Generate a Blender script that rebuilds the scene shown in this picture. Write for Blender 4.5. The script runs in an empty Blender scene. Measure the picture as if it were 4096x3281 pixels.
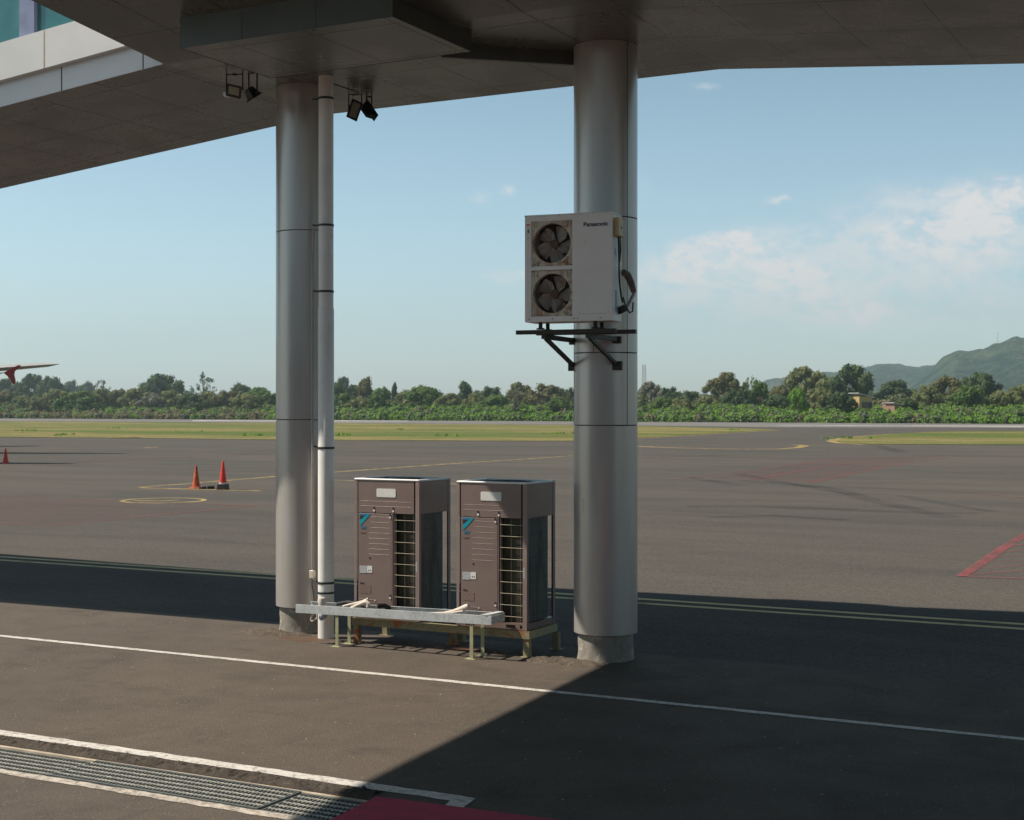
import bpy, bmesh, math, random
from mathutils import Vector, Matrix, noise
R = math.radians
sc = bpy.context.scene
col = sc.collection

# ------------------------------------------------------------------ camera
F = 3059.0; CX = 1078.0; HY = 862.0; H = 2.85; A = R(27.9)
cam_d = bpy.data.cameras.new("camera"); cam = bpy.data.objects.new("camera", cam_d)
col.objects.link(cam); sc.camera = cam
cam.location = (0, 0, H); cam.rotation_euler = (R(90), 0, A)
cam_d.sensor_width = 36; cam_d.lens = 36 * F / 2156.0
cam_d.shift_y = -0.0006
cam_d.clip_start = 0.1; cam_d.clip_end = 20000
cam_d.dof.use_dof = True; cam_d.dof.focus_distance = 16.5; cam_d.dof.aperture_fstop = 6.3

# ------------------------------------------------------------------ sun direction (towards the sun)
SX, SY = 0.728, 0.321
SUN = Vector((-SX, -SY, 1.0)).normalized()
sun_d = bpy.data.lights.new("sun", 'SUN'); sun = bpy.data.objects.new("sun", sun_d); col.objects.link(sun)
sun_d.energy = 5.0; sun_d.angle = R(0.55); sun_d.color = (1.0, 0.915, 0.80)
sun.rotation_euler = SUN.to_track_quat('Z', 'Y').to_euler(); sun.location = (-30, -15, 40)

# ------------------------------------------------------------------ world
w = bpy.data.worlds.new("World"); sc.world = w; w.use_nodes = True
def build_world():
    nt = w.node_tree; N = nt.nodes; L = nt.links
    for n in list(N): N.remove(n)
    def node(t, **k):
        n = N.new(t)
        for a, b in k.items(): setattr(n, a, b)
        return n
    def math_(op, a, b=None, c=None, clamp=False):
        n = node('ShaderNodeMath', operation=op, use_clamp=clamp)
        for i, v in enumerate((a, b, c)):
            if v is None: continue
            if isinstance(v, (int, float)): n.inputs[i].default_value = v
            else: L.new(v, n.inputs[i])
        return n.outputs[0]
    out = node('ShaderNodeOutputWorld'); bg = node('ShaderNodeBackground')
    sky = node('ShaderNodeTexSky', sky_type='NISHITA', sun_disc=False)
    sky.sun_elevation = math.asin(SUN.z); sky.sun_rotation = math.atan2(SUN.x, SUN.y)
    sky.altitude = 0; sky.air_density = 1.0; sky.dust_density = .8; sky.ozone_density = 2.0
    tc = node('ShaderNodeTexCoord'); sep = node('ShaderNodeSeparateXYZ')
    L.new(tc.outputs['Generated'], sep.inputs[0])
    az = math_('ARCTAN2', sep.outputs[0], sep.outputs[1])        # 0 at +Y, grows towards +X
    el = math_('ARCSINE', sep.outputs[2])
    cmb = node('ShaderNodeCombineXYZ')
    L.new(math_('MULTIPLY', az, 1.0), cmb.inputs[0]); L.new(math_('MULTIPLY', el, 1.7), cmb.inputs[1])
    def fbm(scale, det, rough, off=0.0, dist=0.0):
        n = node('ShaderNodeTexNoise'); n.inputs['Scale'].default_value = scale
        n.inputs['Detail'].default_value = det; n.inputs['Roughness'].default_value = rough
        n.inputs['Distortion'].default_value = dist
        mp = node('ShaderNodeMapping'); mp.inputs['Location'].default_value = (off, off * .7, off * .3)
        L.new(cmb.outputs[0], mp.inputs[0]); L.new(mp.outputs[0], n.inputs['Vector'])
        return n.outputs[0]
    nz = fbm(34, 9, .62, 3.1, .25); nz2 = fbm(120, 6, .6, 7.7)
    nzl = fbm(9, 4, .5, 1.3)
    blobs = [(1585,562,125,48,1.2),(1480,548,90,34,.75),(1660,600,120,45,.8),(2020,520,150,70,.9),(2120,450,90,60,.65),(1790,655,130,34,.75),
             (1760,700,110,22,.4),(1640,428,38,11,.55),(1470,440,20,8,.35),(1010,416,24,16,.6),(1068,405,18,14,.6),
             (1355,392,26,22,.6),(1080,583,62,16,.75),(1420,610,110,42,.7),(2050,640,170,70,.7),(2060,152,70,14,.4),
             (1500,188,70,12,.3),(1900,480,110,60,.6),(1560,660,160,30,.4),(1900,560,280,120,.45),(1500,590,210,60,.5),(1720,520,160,50,.35)]
    cores = [(1490,540,75,34,1.0),(1590,560,100,48,1.1),(1675,585,70,36,.95),(1425,572,60,28,.75),(1560,500,40,26,.6),(1785,662,44,20,.85),(1842,660,66,22,1.0),(1740,625,36,34,.6),
             (1960,508,80,66,.85),(2045,520,90,66,.8),(2105,450,70,54,.9),(1845,520,56,34,.55),(1640,428,30,11,1.0),(1010,416,20,15,.85),(1068,405,16,13,.85),
             (1355,392,24,20,.7),(1080,583,64,14,.9),(1930,425,22,14,.5),(1700,640,40,14,.5),(1750,700,70,14,.5),(1460,690,40,12,.4),(2060,152,60,12,.55),(1480,188,50,9,.4)]
    def field(bl):
      acc = None
      for (x, y, rx, ry, s) in bl:
          a0 = math.atan((x - CX) / F) - A; e0 = math.atan((HY - y) / F)
          dx = math_('DIVIDE', math_('SUBTRACT', az, a0), rx / F * 1.05)
          dy = math_('DIVIDE', math_('SUBTRACT', el, e0), ry / F * 1.05)
          d2 = math_('ADD', math_('MULTIPLY', dx, dx), math_('MULTIPLY', dy, dy))
          g = math_('MULTIPLY', math_('EXPONENT', math_('MULTIPLY', d2, -.8)), s)
          acc = g if acc is None else math_('ADD', acc, g)
      return acc
    acc = field(blobs); acc2 = field(cores)
    # scattered clouds elsewhere round the horizon, kept away from the clear part of the sky
    d = math_('ADD', math_('MULTIPLY', math_('SUBTRACT', nz, .5), 2.9), math_('MULTIPLY', math_('SUBTRACT', nz2, .5), .8))
    dens = math_('MULTIPLY', math_('MULTIPLY', math_('MINIMUM', acc, 1.15), math_('ADD', d, .66)), 1.0, clamp=True)
    ms = node('ShaderNodeMapRange', interpolation_type='SMOOTHSTEP'); L.new(dens, ms.inputs[0])
    ms.inputs[1].default_value = .06; ms.inputs[2].default_value = 1.25; ms.inputs[4].default_value = .62; veil = ms.outputs[0]
    n3 = fbm(52, 10, .60, 2.2, .35); n4 = fbm(150, 5, .6, 9.2)
    cd = math_('MULTIPLY', acc2, math_('ADD', .50, math_('ADD', math_('MULTIPLY', math_('SUBTRACT', n3, .5), 3.4), math_('MULTIPLY', math_('SUBTRACT', n4, .5), 1.1))))
    mc = node('ShaderNodeMapRange', interpolation_type='SMOOTHSTEP'); L.new(cd, mc.inputs[0]); mc.inputs[1].default_value = .14; mc.inputs[2].default_value = .90; mc.inputs[4].default_value = .85
    dens = math_('ADD', veil, math_('MULTIPLY', mc.outputs[0], math_('SUBTRACT', 1.0, veil)))
    hsv = node('ShaderNodeHueSaturation'); hsv.inputs['Saturation'].default_value = .80
    L.new(sky.outputs[0], hsv.inputs['Color'])
    tint = node('ShaderNodeMix', data_type='RGBA', blend_type='MULTIPLY'); tint.inputs[0].default_value = 1
    tm = node('ShaderNodeMix', data_type='RGBA'); te = node('ShaderNodeMapRange'); L.new(el, te.inputs[0]); te.inputs[1].default_value = .0; te.inputs[2].default_value = .22
    L.new(te.outputs[0], tm.inputs[0]); tm.inputs[6].default_value = (.94, 1.01, 1.06, 1); tm.inputs[7].default_value = (.80, 1.0, .98, 1)
    L.new(hsv.outputs[0], tint.inputs[6]); L.new(tm.outputs[2], tint.inputs[7])
    # summer haze: brighter low down, deeper overhead
    hz = node('ShaderNodeMapRange', interpolation_type='SMOOTHSTEP'); L.new(el, hz.inputs[0])
    hz.inputs[1].default_value = .0; hz.inputs[2].default_value = .60; hz.inputs[3].default_value = 1.86; hz.inputs[4].default_value = .52
    hm = node('ShaderNodeVectorMath', operation='SCALE'); L.new(tint.outputs[2], hm.inputs[0]); L.new(hz.outputs[0], hm.inputs['Scale'])
    cl = node('ShaderNodeMix', data_type='RGBA')
    L.new(dens, cl.inputs[0]); L.new(hm.outputs[0], cl.inputs[6]); cl.inputs[7].default_value = (10.6, 10.1, 9.9, 1)
    L.new(cl.outputs[2], bg.inputs[0]); bg.inputs[1].default_value = 0.068
    L.new(bg.outputs[0], out.inputs[0])
build_world()
sc.view_settings.view_transform = 'Standard'; sc.view_settings.look = 'None'
sc.view_settings.exposure = 0.32; sc.view_settings.gamma = 1.0

# ------------------------------------------------------------------ helpers
def ray(x, y):
    r = (x - CX) / F; u = (HY - y) / F
    return Vector((r * math.cos(A) - math.sin(A), r * math.sin(A) + math.cos(A), u))
def atz(x, y, z=0.0):
    d = ray(x, y); return Vector((0, 0, H)) + d * ((z - H) / d.z)
def aty(x, y, Y):
    d = ray(x, y); return Vector((0, 0, H)) + d * (Y / d.y)
def atd(x, y, dep):                                   # a point at a given depth from the photographer
    return Vector((0, 0, H)) + ray(x, y) * dep
AP = -0.06                                            # level of the apron
def g(x, y, dz=0.004): return atz(x, y, AP + dz)

def tag(o, label=None, cat=None, group=None, kind=None):
    if label: o['label'] = label
    if cat: o['category'] = cat
    if group: o['group'] = group
    if kind: o['kind'] = kind
    return o
def empty(name, loc=(0, 0, 0), rz=0.0):
    o = bpy.data.objects.new(name, None); col.objects.link(o)
    o.location = loc; o.rotation_euler = (0, 0, rz); o.empty_display_size = .2
    return o
class MB:
    def __init__(s): s.v = []; s.f = []
    def add(s, vs, fs):
        b = len(s.v); s.v += [tuple(v) for v in vs]; s.f += [tuple(i + b for i in f) for f in fs]; return s
    def box(s, x0, x1, y0, y1, z0, z1):
        return s.add([(x0,y0,z0),(x1,y0,z0),(x1,y1,z0),(x0,y1,z0),(x0,y0,z1),(x1,y0,z1),(x1,y1,z1),(x0,y1,z1)],
                     [(0,3,2,1),(4,5,6,7),(0,1,5,4),(1,2,6,5),(2,3,7,6),(3,0,4,7)])
    def hexa(s, p):  # 8 points, bottom 4 ccw then top 4
        return s.add(p, [(0,3,2,1),(4,5,6,7),(0,1,5,4),(1,2,6,5),(2,3,7,6),(3,0,4,7)])
    def poly(s, pts): return s.add(pts, [tuple(range(len(pts)))])
    def prism(s, pts, off):          # closed outline pushed along off
        n = len(pts); off = Vector(off); p2 = [Vector(p) + off for p in pts]
        fs = [tuple(range(n - 1, -1, -1)), tuple(range(n, 2 * n))] + [(i, (i + 1) % n, n + (i + 1) % n, n + i) for i in range(n)]
        return s.add([tuple(p) for p in pts] + [tuple(p) for p in p2], fs)
    def lathe(s, prof, n=48, cx=0, cy=0, cap=True):
        vs = []; fs = []
        for (r, z) in prof:
            for i in range(n):
                a = 2 * math.pi * i / n; vs.append((cx + r * math.cos(a), cy + r * math.sin(a), z))
        for k in range(len(prof) - 1):
            for i in range(n):
                j = (i + 1) % n; fs.append((k*n+i, k*n+j, (k+1)*n+j, (k+1)*n+i))
        if cap: fs.append(tuple(range(n - 1, -1, -1))); fs.append(tuple(range((len(prof)-1)*n, len(prof)*n)))
        return s.add(vs, fs)
    def tube(s, pts, r, n=10, cap=True):
        pts = [Vector(p) for p in pts]; rs = r if isinstance(r, (list, tuple)) else [r] * len(pts)
        vs = []; fs = []; up = None
        for i, p in enumerate(pts):
            d = (pts[min(i+1, len(pts)-1)] - pts[max(i-1, 0)]).normalized()
            if up is None:
                up = Vector((0, 0, 1)) if abs(d.z) < .9 else Vector((1, 0, 0))
            a = d.cross(up).normalized(); b = a.cross(d).normalized(); up = b
            for k in range(n):
                t = 2 * math.pi * k / n; vs.append(tuple(p + (a * math.cos(t) + b * math.sin(t)) * rs[i]))
        for i in range(len(pts) - 1):
            for k in range(n):
                j = (k + 1) % n; fs.append((i*n+k, i*n+j, (i+1)*n+j, (i+1)*n+k))
        if cap: fs.append(tuple(range(n-1, -1, -1))); fs.append(tuple(range((len(pts)-1)*n, len(pts)*n)))
        return s.add(vs, fs)
    def bar(s, a, b, w_, h_, up=(0, 0, 1)):   # rectangular bar
        a = Vector(a); b = Vector(b); d = (b - a).normalized(); u = Vector(up)
        x = d.cross(u).normalized() * (w_ / 2); y = x.cross(d).normalized() * (h_ / 2)
        p = [a - x - y, a + x - y, b + x - y, b - x - y, a - x + y, a + x + y, b + x + y, b - x + y]
        return s.hexa([tuple(q) for q in p])
    def build(s, name, mat, parent=None, smooth=False, bevel=0.0, loc=None, rot=None, bseg=1, label=None):
        me = bpy.data.meshes.new(name); me.from_pydata(s.v, [], s.f); me.validate()
        bm = bmesh.new(); bm.from_mesh(me)
        bmesh.ops.recalc_face_normals(bm, faces=bm.faces)
        if bevel > 0:
            bmesh.ops.remove_doubles(bm, verts=bm.verts, dist=1e-5)
            ed = [e for e in bm.edges if len(e.link_faces) == 2 and e.calc_face_angle(0) > .5]
            bmesh.ops.bevel(bm, geom=ed, offset=bevel, segments=bseg, affect='EDGES', clamp_overlap=True)
        bm.to_mesh(me); bm.free()
        o = bpy.data.objects.new(name, me); col.objects.link(o)
        if mat: me.materials.append(mat)
        if smooth:
            me.polygons.foreach_set('use_smooth', [True] * len(me.polygons))
            try:
                me.set_sharp_from_angle(angle=R(35))
            except Exception: pass
        if parent: o.parent = parent
        if loc is not None: o.location = loc
        if rot is not None: o.rotation_euler = rot
        if label: o['label'] = label
        return o

def copy_tree(o, parent=None):
    c = o.copy(); col.objects.link(c); c.parent = parent
    for ch in o.children: copy_tree(ch, c)
    return c

# ------------------------------------------------------------------ materials
class NT:
    def __init__(s, name):
        s.m = bpy.data.materials.new(name); s.m.use_nodes = True
        s.nt = s.m.node_tree; s.N = s.nt.nodes; s.L = s.nt.links
        s.b = s.N['Principled BSDF']; s.out = s.N['Material Output']
    def n(s, t, **k):
        x = s.N.new(t)
        for a, b in k.items(): setattr(x, a, b)
        return x
    def pos(s, kind='Position', scale=None):
        if kind == 'Position': o = s.n('ShaderNodeNewGeometry').outputs['Position']
        else: o = s.n('ShaderNodeTexCoord').outputs[kind]
        if scale:
            m = s.n('ShaderNodeMapping'); m.inputs['Scale'].default_value = scale
            s.L.new(o, m.inputs[0]); o = m.outputs[0]
        return o
    def noise(s, vec, scale, detail=4, rough=.55, dist=0):
        x = s.n('ShaderNodeTexNoise'); s.L.new(vec, x.inputs['Vector'])
        x.inputs['Scale'].default_value = scale; x.inputs['Detail'].default_value = detail
        x.inputs['Roughness'].default_value = rough; x.inputs['Distortion'].default_value = dist
        return x.outputs[0]
    def math(s, op, a, b=None, clamp=False):
        n = s.n('ShaderNodeMath', operation=op, use_clamp=clamp)
        for i, v in enumerate((a, b)):
            if v is None: continue
            if isinstance(v, (int, float)): n.inputs[i].default_value = v
            else: s.L.new(v, n.inputs[i])
        return n.outputs[0]
    def ramp(s, fac, lo, hi, a=0.0, b=1.0):
        n = s.n('ShaderNodeMapRange', interpolation_type='SMOOTHSTEP'); s.L.new(fac, n.inputs[0])
        n.inputs[1].default_value = lo; n.inputs[2].default_value = hi
        n.inputs[3].default_value = a; n.inputs[4].default_value = b
        return n.outputs[0]
    def mix(s, fac, a, b, mode='MIX'):
        n = s.n('ShaderNodeMix', data_type='RGBA', blend_type=mode)
        for i, v in ((0, fac), (6, a), (7, b)):
            if isinstance(v, (int, float)): n.inputs[i].default_value = v
            elif isinstance(v, tuple): n.inputs[i].default_value = v if len(v) == 4 else v + (1,)
            else: s.L.new(v, n.inputs[i])
        return n.outputs[2]
    def bump(s, h, strength=.3, dist=.01):
        n = s.n('ShaderNodeBump'); n.inputs['Strength'].default_value = strength; n.inputs['Distance'].default_value = dist
        s.L.new(h, n.inputs['Height']); s.L.new(n.outputs[0], s.b.inputs['Normal'])
    def base(s, c):
        if isinstance(c, tuple): s.b.inputs['Base Color'].default_value = c if len(c) == 4 else c + (1,)
        else: s.L.new(c, s.b.inputs['Base Color'])
    def rough(s, r):
        if isinstance(r, (int, float)): s.b.inputs['Roughness'].default_value = r
        else: s.L.new(r, s.b.inputs['Roughness'])
    def metal(s, v): s.b.inputs['Metallic'].default_value = v
    def spec(s, v): s.b.inputs['Specular IOR Level'].default_value = v

def plain(name, c, rough=.5, metal=0, var=.12, vscale=6, spec=.5, dirt=None, dirt_scale=3, dirt_lo=.55, bump=0):
    t = NT(name); p = t.pos('Object')
    nz = t.noise(p, vscale, 5, .6)
    lo = tuple(x * (1 - var) for x in c); hi = tuple(min(1, x * (1 + var)) for x in c)
    cc = t.mix(t.ramp(nz, .3, .7), lo, hi)
    if dirt:
        dn = t.noise(p, dirt_scale, 7, .65, .4)
        cc = t.mix(t.ramp(dn, dirt_lo, dirt_lo + .13), cc, dirt)
    t.base(cc); t.rough(t.ramp(nz, .2, .8, max(0, rough - .06), min(1, rough + .06))); t.metal(metal); t.spec(spec)
    if bump: t.bump(t.noise(p, 90, 3, .6), bump, .004)
    return t.m

def asphalt(name, c1, c2, c3, stretch=(1, 1, 1), s1=.25, s2=1.7, fine=60, speck=True, spec=.3, bumpd=.006):
    t = NT(name); p = t.pos('Position'); ps = t.pos('Position', stretch)
    big = t.noise(ps, s1, 5, .6, .5); mid = t.noise(ps, s2, 6, .65, .3); fn = t.noise(p, fine, 4, .7); fn2 = t.noise(p, fine * 3.1, 2, .6)
    c = t.mix(t.ramp(big, .32, .68), c1, c2)
    c = t.mix(t.math('MULTIPLY', t.ramp(mid, .42, .72), .62), c, c3)
    gv = t.math('ADD', t.math('MULTIPLY', fn, .75), t.math('MULTIPLY', fn2, .55))
    c = t.mix(1.0, c, t.mix(t.ramp(gv, .46, .84), (.52, .52, .52), (1.46, 1.45, 1.43)), 'MULTIPLY')
    if speck:
        v = t.n('ShaderNodeTexVoronoi'); t.L.new(p, v.inputs['Vector']); v.inputs['Scale'].default_value = 34
        wn = t.n('ShaderNodeTexWhiteNoise'); t.L.new(v.outputs['Position'], wn.inputs['Vector'])
        m = t.math('MULTIPLY', t.math('LESS_THAN', v.outputs['Distance'], .22), t.math('GREATER_THAN', wn.outputs[0], .90))
        c = t.mix(t.math('MULTIPLY', m, .55), c, (.33, .30, .26))
        m2 = t.math('MULTIPLY', t.math('LESS_THAN', v.outputs['Distance'], .26), t.math('LESS_THAN', wn.outputs[0], .08))
        c = t.mix(t.math('MULTIPLY', m2, .6), c, (.03, .028, .026))
    if speck:
        pt = t.noise(ps, .9, 7, .72, .8); c = t.mix(t.math('MULTIPLY', t.ramp(pt, .56, .64), .34), c, (.045, .036, .029))
        sc_ = t.noise(t.pos('Position', (3, .8, 1)), 1.2, 8, .75, 1.2); c = t.mix(t.math('MULTIPLY', t.ramp(sc_, .60, .68), .25), c, (.17, .14, .11))
    t.base(c); t.rough(t.ramp(mid, .3, .7, .78, .93)); t.spec(spec)
    t.bump(gv, .55, bumpd)
    return t.m

def paint(name, c, worn, lo=.44, hi=.6, scale=14, keep=.9, under=(.1, .09, .08), rough=.6, fine=70):
    t = NT(name); p = t.pos('Position')
    a = t.noise(p, scale, 7, .72, .3); b = t.noise(p, fine, 3, .6)
    k = t.math('ADD', t.math('MULTIPLY', a, .7), t.math('MULTIPLY', b, .3))
    cc = t.mix(t.ramp(t.noise(p, 2.3, 4, .6), .3, .7), c, worn)
    cc = t.mix(t.math('MULTIPLY', t.ramp(k, lo, hi), 1 - keep), cc, under) if keep < 1 else cc
    t.base(cc); t.rough(rough); t.spec(.35); t.bump(b, .3, .003)
    return t.m

def faded(name, c, amount, scale=.8, detail=6, lo=.4, hi=.65, stretch=(1, 1, 1)):   # paint worn through: partly transparent
    t = NT(name); p = t.pos('Position', stretch)
    a = t.noise(p, scale, detail, .65, .4); b = t.noise(p, 30, 3, .6)
    t.base(c); t.rough(.75); t.spec(.3)
    al = t.math('MULTIPLY', t.ramp(t.math('ADD', t.math('MULTIPLY', a, .8), t.math('MULTIPLY', b, .2)), lo, hi, amount * .35, amount), 1.0, clamp=True)
    t.L.new(al, t.b.inputs['Alpha'])
    return t.m

M = {}
M['pave'] = asphalt('near_asphalt', (.112, .088, .068), (.092, .073, .057), (.072, .059, .048), s1=.35, s2=1.3, fine=55)
M['pave2'] = asphalt('walk_asphalt', (.108, .087, .070), (.090, .074, .060), (.072, .060, .051), s1=.5, s2=2.2, fine=60)
M['rubble'] = asphalt('broken_asphalt', (.075, .058, .045), (.05, .04, .032), (.11, .09, .07), s1=3, s2=9, fine=70, speck=False, bumpd=.015)
M['apron'] = asphalt('apron_asphalt', (.104, .090, .077), (.084, .077, .069), (.066, .063, .060), stretch=(.30, 1, 1), s1=.10, s2=.35, fine=26, speck=False, spec=.12, bumpd=.0025)
M['runway'] = asphalt('runway_asphalt', (.19, .175, .165), (.15, .14, .135), (.16, .15, .14), s1=.02, s2=.1, fine=2, speck=False)
M['white_line'] = paint('white_line_paint', (.66, .62, .57), (.56, .52, .47), keep=.25, lo=.5, hi=.6, under=(.16, .13, .10))
M['white_line_old'] = paint('cream_line_paint', (.60, .53, .45), (.46, .41, .35), keep=.2, lo=.46, hi=.58, under=(.16, .13, .10))
M['yellow_line'] = faded('yellow_line_paint', (.50, .37, .13), .95, 1.2)
M['yellow_pair'] = faded('yellow_pair_paint', (.62, .52, .26), 1.0, 1.5, lo=.25, hi=.5)
M['yellow_ring'] = faded('yellow_ring_paint', (.50, .39, .15), .85, 1.1, lo=.3, hi=.55)
M['red_line'] = faded('red_line_paint', (.32, .085, .09), .62, .9, lo=.38, hi=.62)
M['red_faint'] = faded('red_line_faint', (.26, .09, .085), .5, .25)
M['red_wash'] = faded('red_wash', (.19, .10, .095), .30, .12)
M['tyre'] = faded('tyre_rubber', (.03, .033, .036), .24, .35, lo=.42, hi=.62, stretch=(.3, 1, 1))
M['white_far'] = faded('white_runway_paint', (.62, .60, .57), .85, .05)

def grass_mat():
    t = NT('dry_grass'); p = t.pos('Position', (.25, 1, 1)); q = t.pos('Position')
    a = t.noise(p, .05, 6, .65, .6); b = t.noise(p, .35, 5, .7); c = t.noise(q, 2.2, 4, .7)
    cc = t.mix(t.ramp(a, .40, .60), (.10, .135, .030), (.26, .205, .085))
    cc = t.mix(t.math('MULTIPLY', t.ramp(b, .45, .62), .75), cc, (.075, .115, .022))
    cc = t.mix(t.math('MULTIPLY', t.ramp(t.noise(p, .09, 4, .6), .55, .7), .55), cc, (.24, .15, .07))
    cc = t.mix(1.0, cc, t.mix(t.ramp(c, .3, .7), (.6, .6, .6), (1.3, 1.3, 1.3)), 'MULTIPLY')
    t.base(cc); t.rough(.95); t.spec(.15); t.bump(c, .8, .15); return t.m
M['grass'] = grass_mat()
def soffit_mat():
    t = NT('soffit_panels'); p = t.pos('Position'); sp = t.n('ShaderNodeSeparateXYZ'); t.L.new(p, sp.inputs[0])
    def line(v, off, step, wd):
        u = t.math('FRACT', t.math('DIVIDE', t.math('SUBTRACT', v, off), step))
        d = t.math('MULTIPLY', t.math('MINIMUM', u, t.math('SUBTRACT', 1.0, u)), step)
        return t.ramp(d, wd * .6, wd, 1, 0)
    l = t.math('MAXIMUM', line(sp.outputs[0], 0.0, 1.0, .016), line(sp.outputs[1], 15.13, 1.28, .016))
    # slight tone change from panel to panel
    fx = t.math('FLOOR', sp.outputs[0]); fy = t.math('FLOOR', t.math('DIVIDE', t.math('SUBTRACT', sp.outputs[1], 15.13), 1.28))
    cb = t.n('ShaderNodeCombineXYZ'); t.L.new(fx, cb.inputs[0]); t.L.new(fy, cb.inputs[1])
    wn = t.n('ShaderNodeTexWhiteNoise'); t.L.new(cb.outputs[0], wn.inputs['Vector'])
    nz = t.noise(p, 1.1, 5, .6)
    c = t.mix(wn.outputs[0], (.094, .096, .090), (.112, .114, .107))
    c = t.mix(t.math('MULTIPLY', t.ramp(nz, .35, .75), .15), c, (.088, .085, .078))
    t.base(t.mix(l, c, (.02, .018, .016))); t.rough(t.ramp(nz, .3, .7, .22, .34)); t.spec(.6)
    t.bump(t.math('SUBTRACT', 1.0, l), .6, .01); return t.m
M['soffit'] = soffit_mat()
def cladding_mat():
    t = NT('column_cladding'); p = t.pos('Object'); ps = t.pos('Object', (1, 1, .22)); nz = t.noise(ps, 2.6, 5, .6); st = t.noise(t.pos('Object', (9, 9, .35)), 1.6, 4, .6)
    c = t.mix(t.ramp(nz, .3, .7), (.46, .43, .40), (.52, .485, .455))
    c = t.mix(t.math('MULTIPLY', t.ramp(st, .5, .75), .13), c, (.38, .33, .27))
    t.base(c); t.rough(t.ramp(nz, .3, .7, .27, .36)); t.metal(.38); t.spec(.6)
    t.bump(t.noise(ps, 1.2, 2, .5), .10, .05); return t.m
M['clad'] = cladding_mat()
M['seam'] = plain('seam_sealant', (.05, .042, .035), .8)
def concrete():
    t = NT('stained_concrete'); p = t.pos('Object'); a = t.noise(p, 3.5, 7, .7, .5); b = t.noise(p, 28, 5, .7)
    c = t.mix(t.ramp(a, .35, .65), (.31, .285, .24), (.22, .20, .17)); c = t.mix(t.math('MULTIPLY', t.ramp(b, .5, .72), .5), c, (.16, .14, .11))
    c = t.mix(t.math('MULTIPLY', t.ramp(t.noise(p, 6, 6, .7), .57, .66), .6), c, (.50, .48, .42))
    t.base(c); t.rough(.9); t.bump(b, .7, .012); return t.m
M['concrete'] = concrete()
M['fascia'] = plain('white_fascia_panel', (.60, .60, .60), .4, 0, .03, 1.5)
M['fascia_low'] = plain('pale_grey_fascia', (.60, .62, .65), .4, 0, .03, 1.5)
M['joint'] = plain('panel_joint', (.42, .36, .28), .8)
M['box_duct'] = plain('dull_green_duct', (.075, .082, .072), .4, .1, .12, 2)
def glass_mat():
    t = NT('teal_glass'); p = t.pos('Position')
    a = t.noise(t.pos('Position', (1.2, 1, .6)), 1.0, 3, .5, .8)
    t.base(t.mix(t.ramp(a, .35, .65), (.02, .12, .125), (.05, .22, .20))); t.rough(.08); t.metal(.0); t.spec(.9); return t.m
M['glass'] = glass_mat()
M['mullion'] = plain('blue_grey_mullion', (.20, .23, .36), .4)
M['roofm'] = plain('roof_sheet', (.45, .45, .44), .6)
M['wall'] = plain('blocker_render', (.33, .31, .28), .85)
M['dark_win'] = plain('dark_window_glass', (.03, .04, .045), .1)
M['pvc'] = plain('grey_white_pvc', (.78, .76, .72), .45, 0, .06, 3, dirt=(.46, .41, .33), dirt_scale=1.7, dirt_lo=.58)
M['strap'] = plain('dark_steel_strap', (.055, .058, .06), .5, .5)
M['conduit'] = plain('grey_conduit', (.36, .34, .31), .5)
M['jbox'] = plain('cream_junction_box', (.62, .55, .44), .5)
def unit_mat():
    t = NT('taupe_sheet_metal'); p = t.pos('Object'); a = t.noise(p, 2.2, 6, .65, .2); b = t.noise(p, 9, 5, .7)
    c = t.mix(t.ramp(a, .3, .7), (.225, .163, .143), (.255, .188, .165))
    c = t.mix(t.math('MULTIPLY', t.ramp(b, .56, .75), .22), c, (.33, .27, .23)); t.base(c); t.rough(.42); t.metal(.25); t.spec(.5); return t.m
M['unit'] = unit_mat()
M['unit_post'] = plain('taupe_post', (.29, .21, .19), .42, .1, .08, 3)
M['rim'] = plain('bright_rim', (.86, .84, .82), .35, 0, .04)
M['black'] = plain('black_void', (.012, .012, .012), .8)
M['fan_dark'] = plain('dark_fan_guard', (.03, .04, .05), .5)
def coil_mat(name, c1, c2):
    t = NT(name); p = t.pos('Object')
    wv = t.n('ShaderNodeTexWave', wave_type='BANDS', bands_direction='X'); t.L.new(t.pos('Object', (1, 1, 1)), wv.inputs['Vector']); wv.inputs['Scale'].default_value = 28; wv.inputs['Distortion'].default_value = .4
    a = t.noise(t.pos('Object', (6, 6, 1.2)), 2, 5, .6)
    c = t.mix(t.math('MULTIPLY', wv.outputs[1], t.ramp(a, .3, .7)), c1, c2); t.base(c); t.rough(.6); t.metal(.3); t.bump(wv.outputs[1], .4, .004); return t.m
M['coil'] = coil_mat('condenser_fins', (.030, .028, .02), (.13, .115, .07))
M['coil_side'] = coil_mat('condenser_fins_side', (.085, .09, .085), (.32, .33, .31))
M['wire'] = plain('cream_wire_guard', (.50, .43, .31), .45)
M['label_w'] = plain('white_label', (.72, .71, .67), .5, 0, .08, 12)
M['label_g'] = plain('grey_printed_label', (.40, .42, .42), .55, 0, .35, 70)
M['teal'] = plain('teal_logo', (.0, .31, .40), .4)
M['blue_logo'] = plain('blue_logo', (.03, .20, .36), .4)
M['ink'] = plain('dark_ink', (.03, .03, .035), .5)
M['screw'] = plain('bright_screw', (.85, .82, .78), .3, .2)
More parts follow.
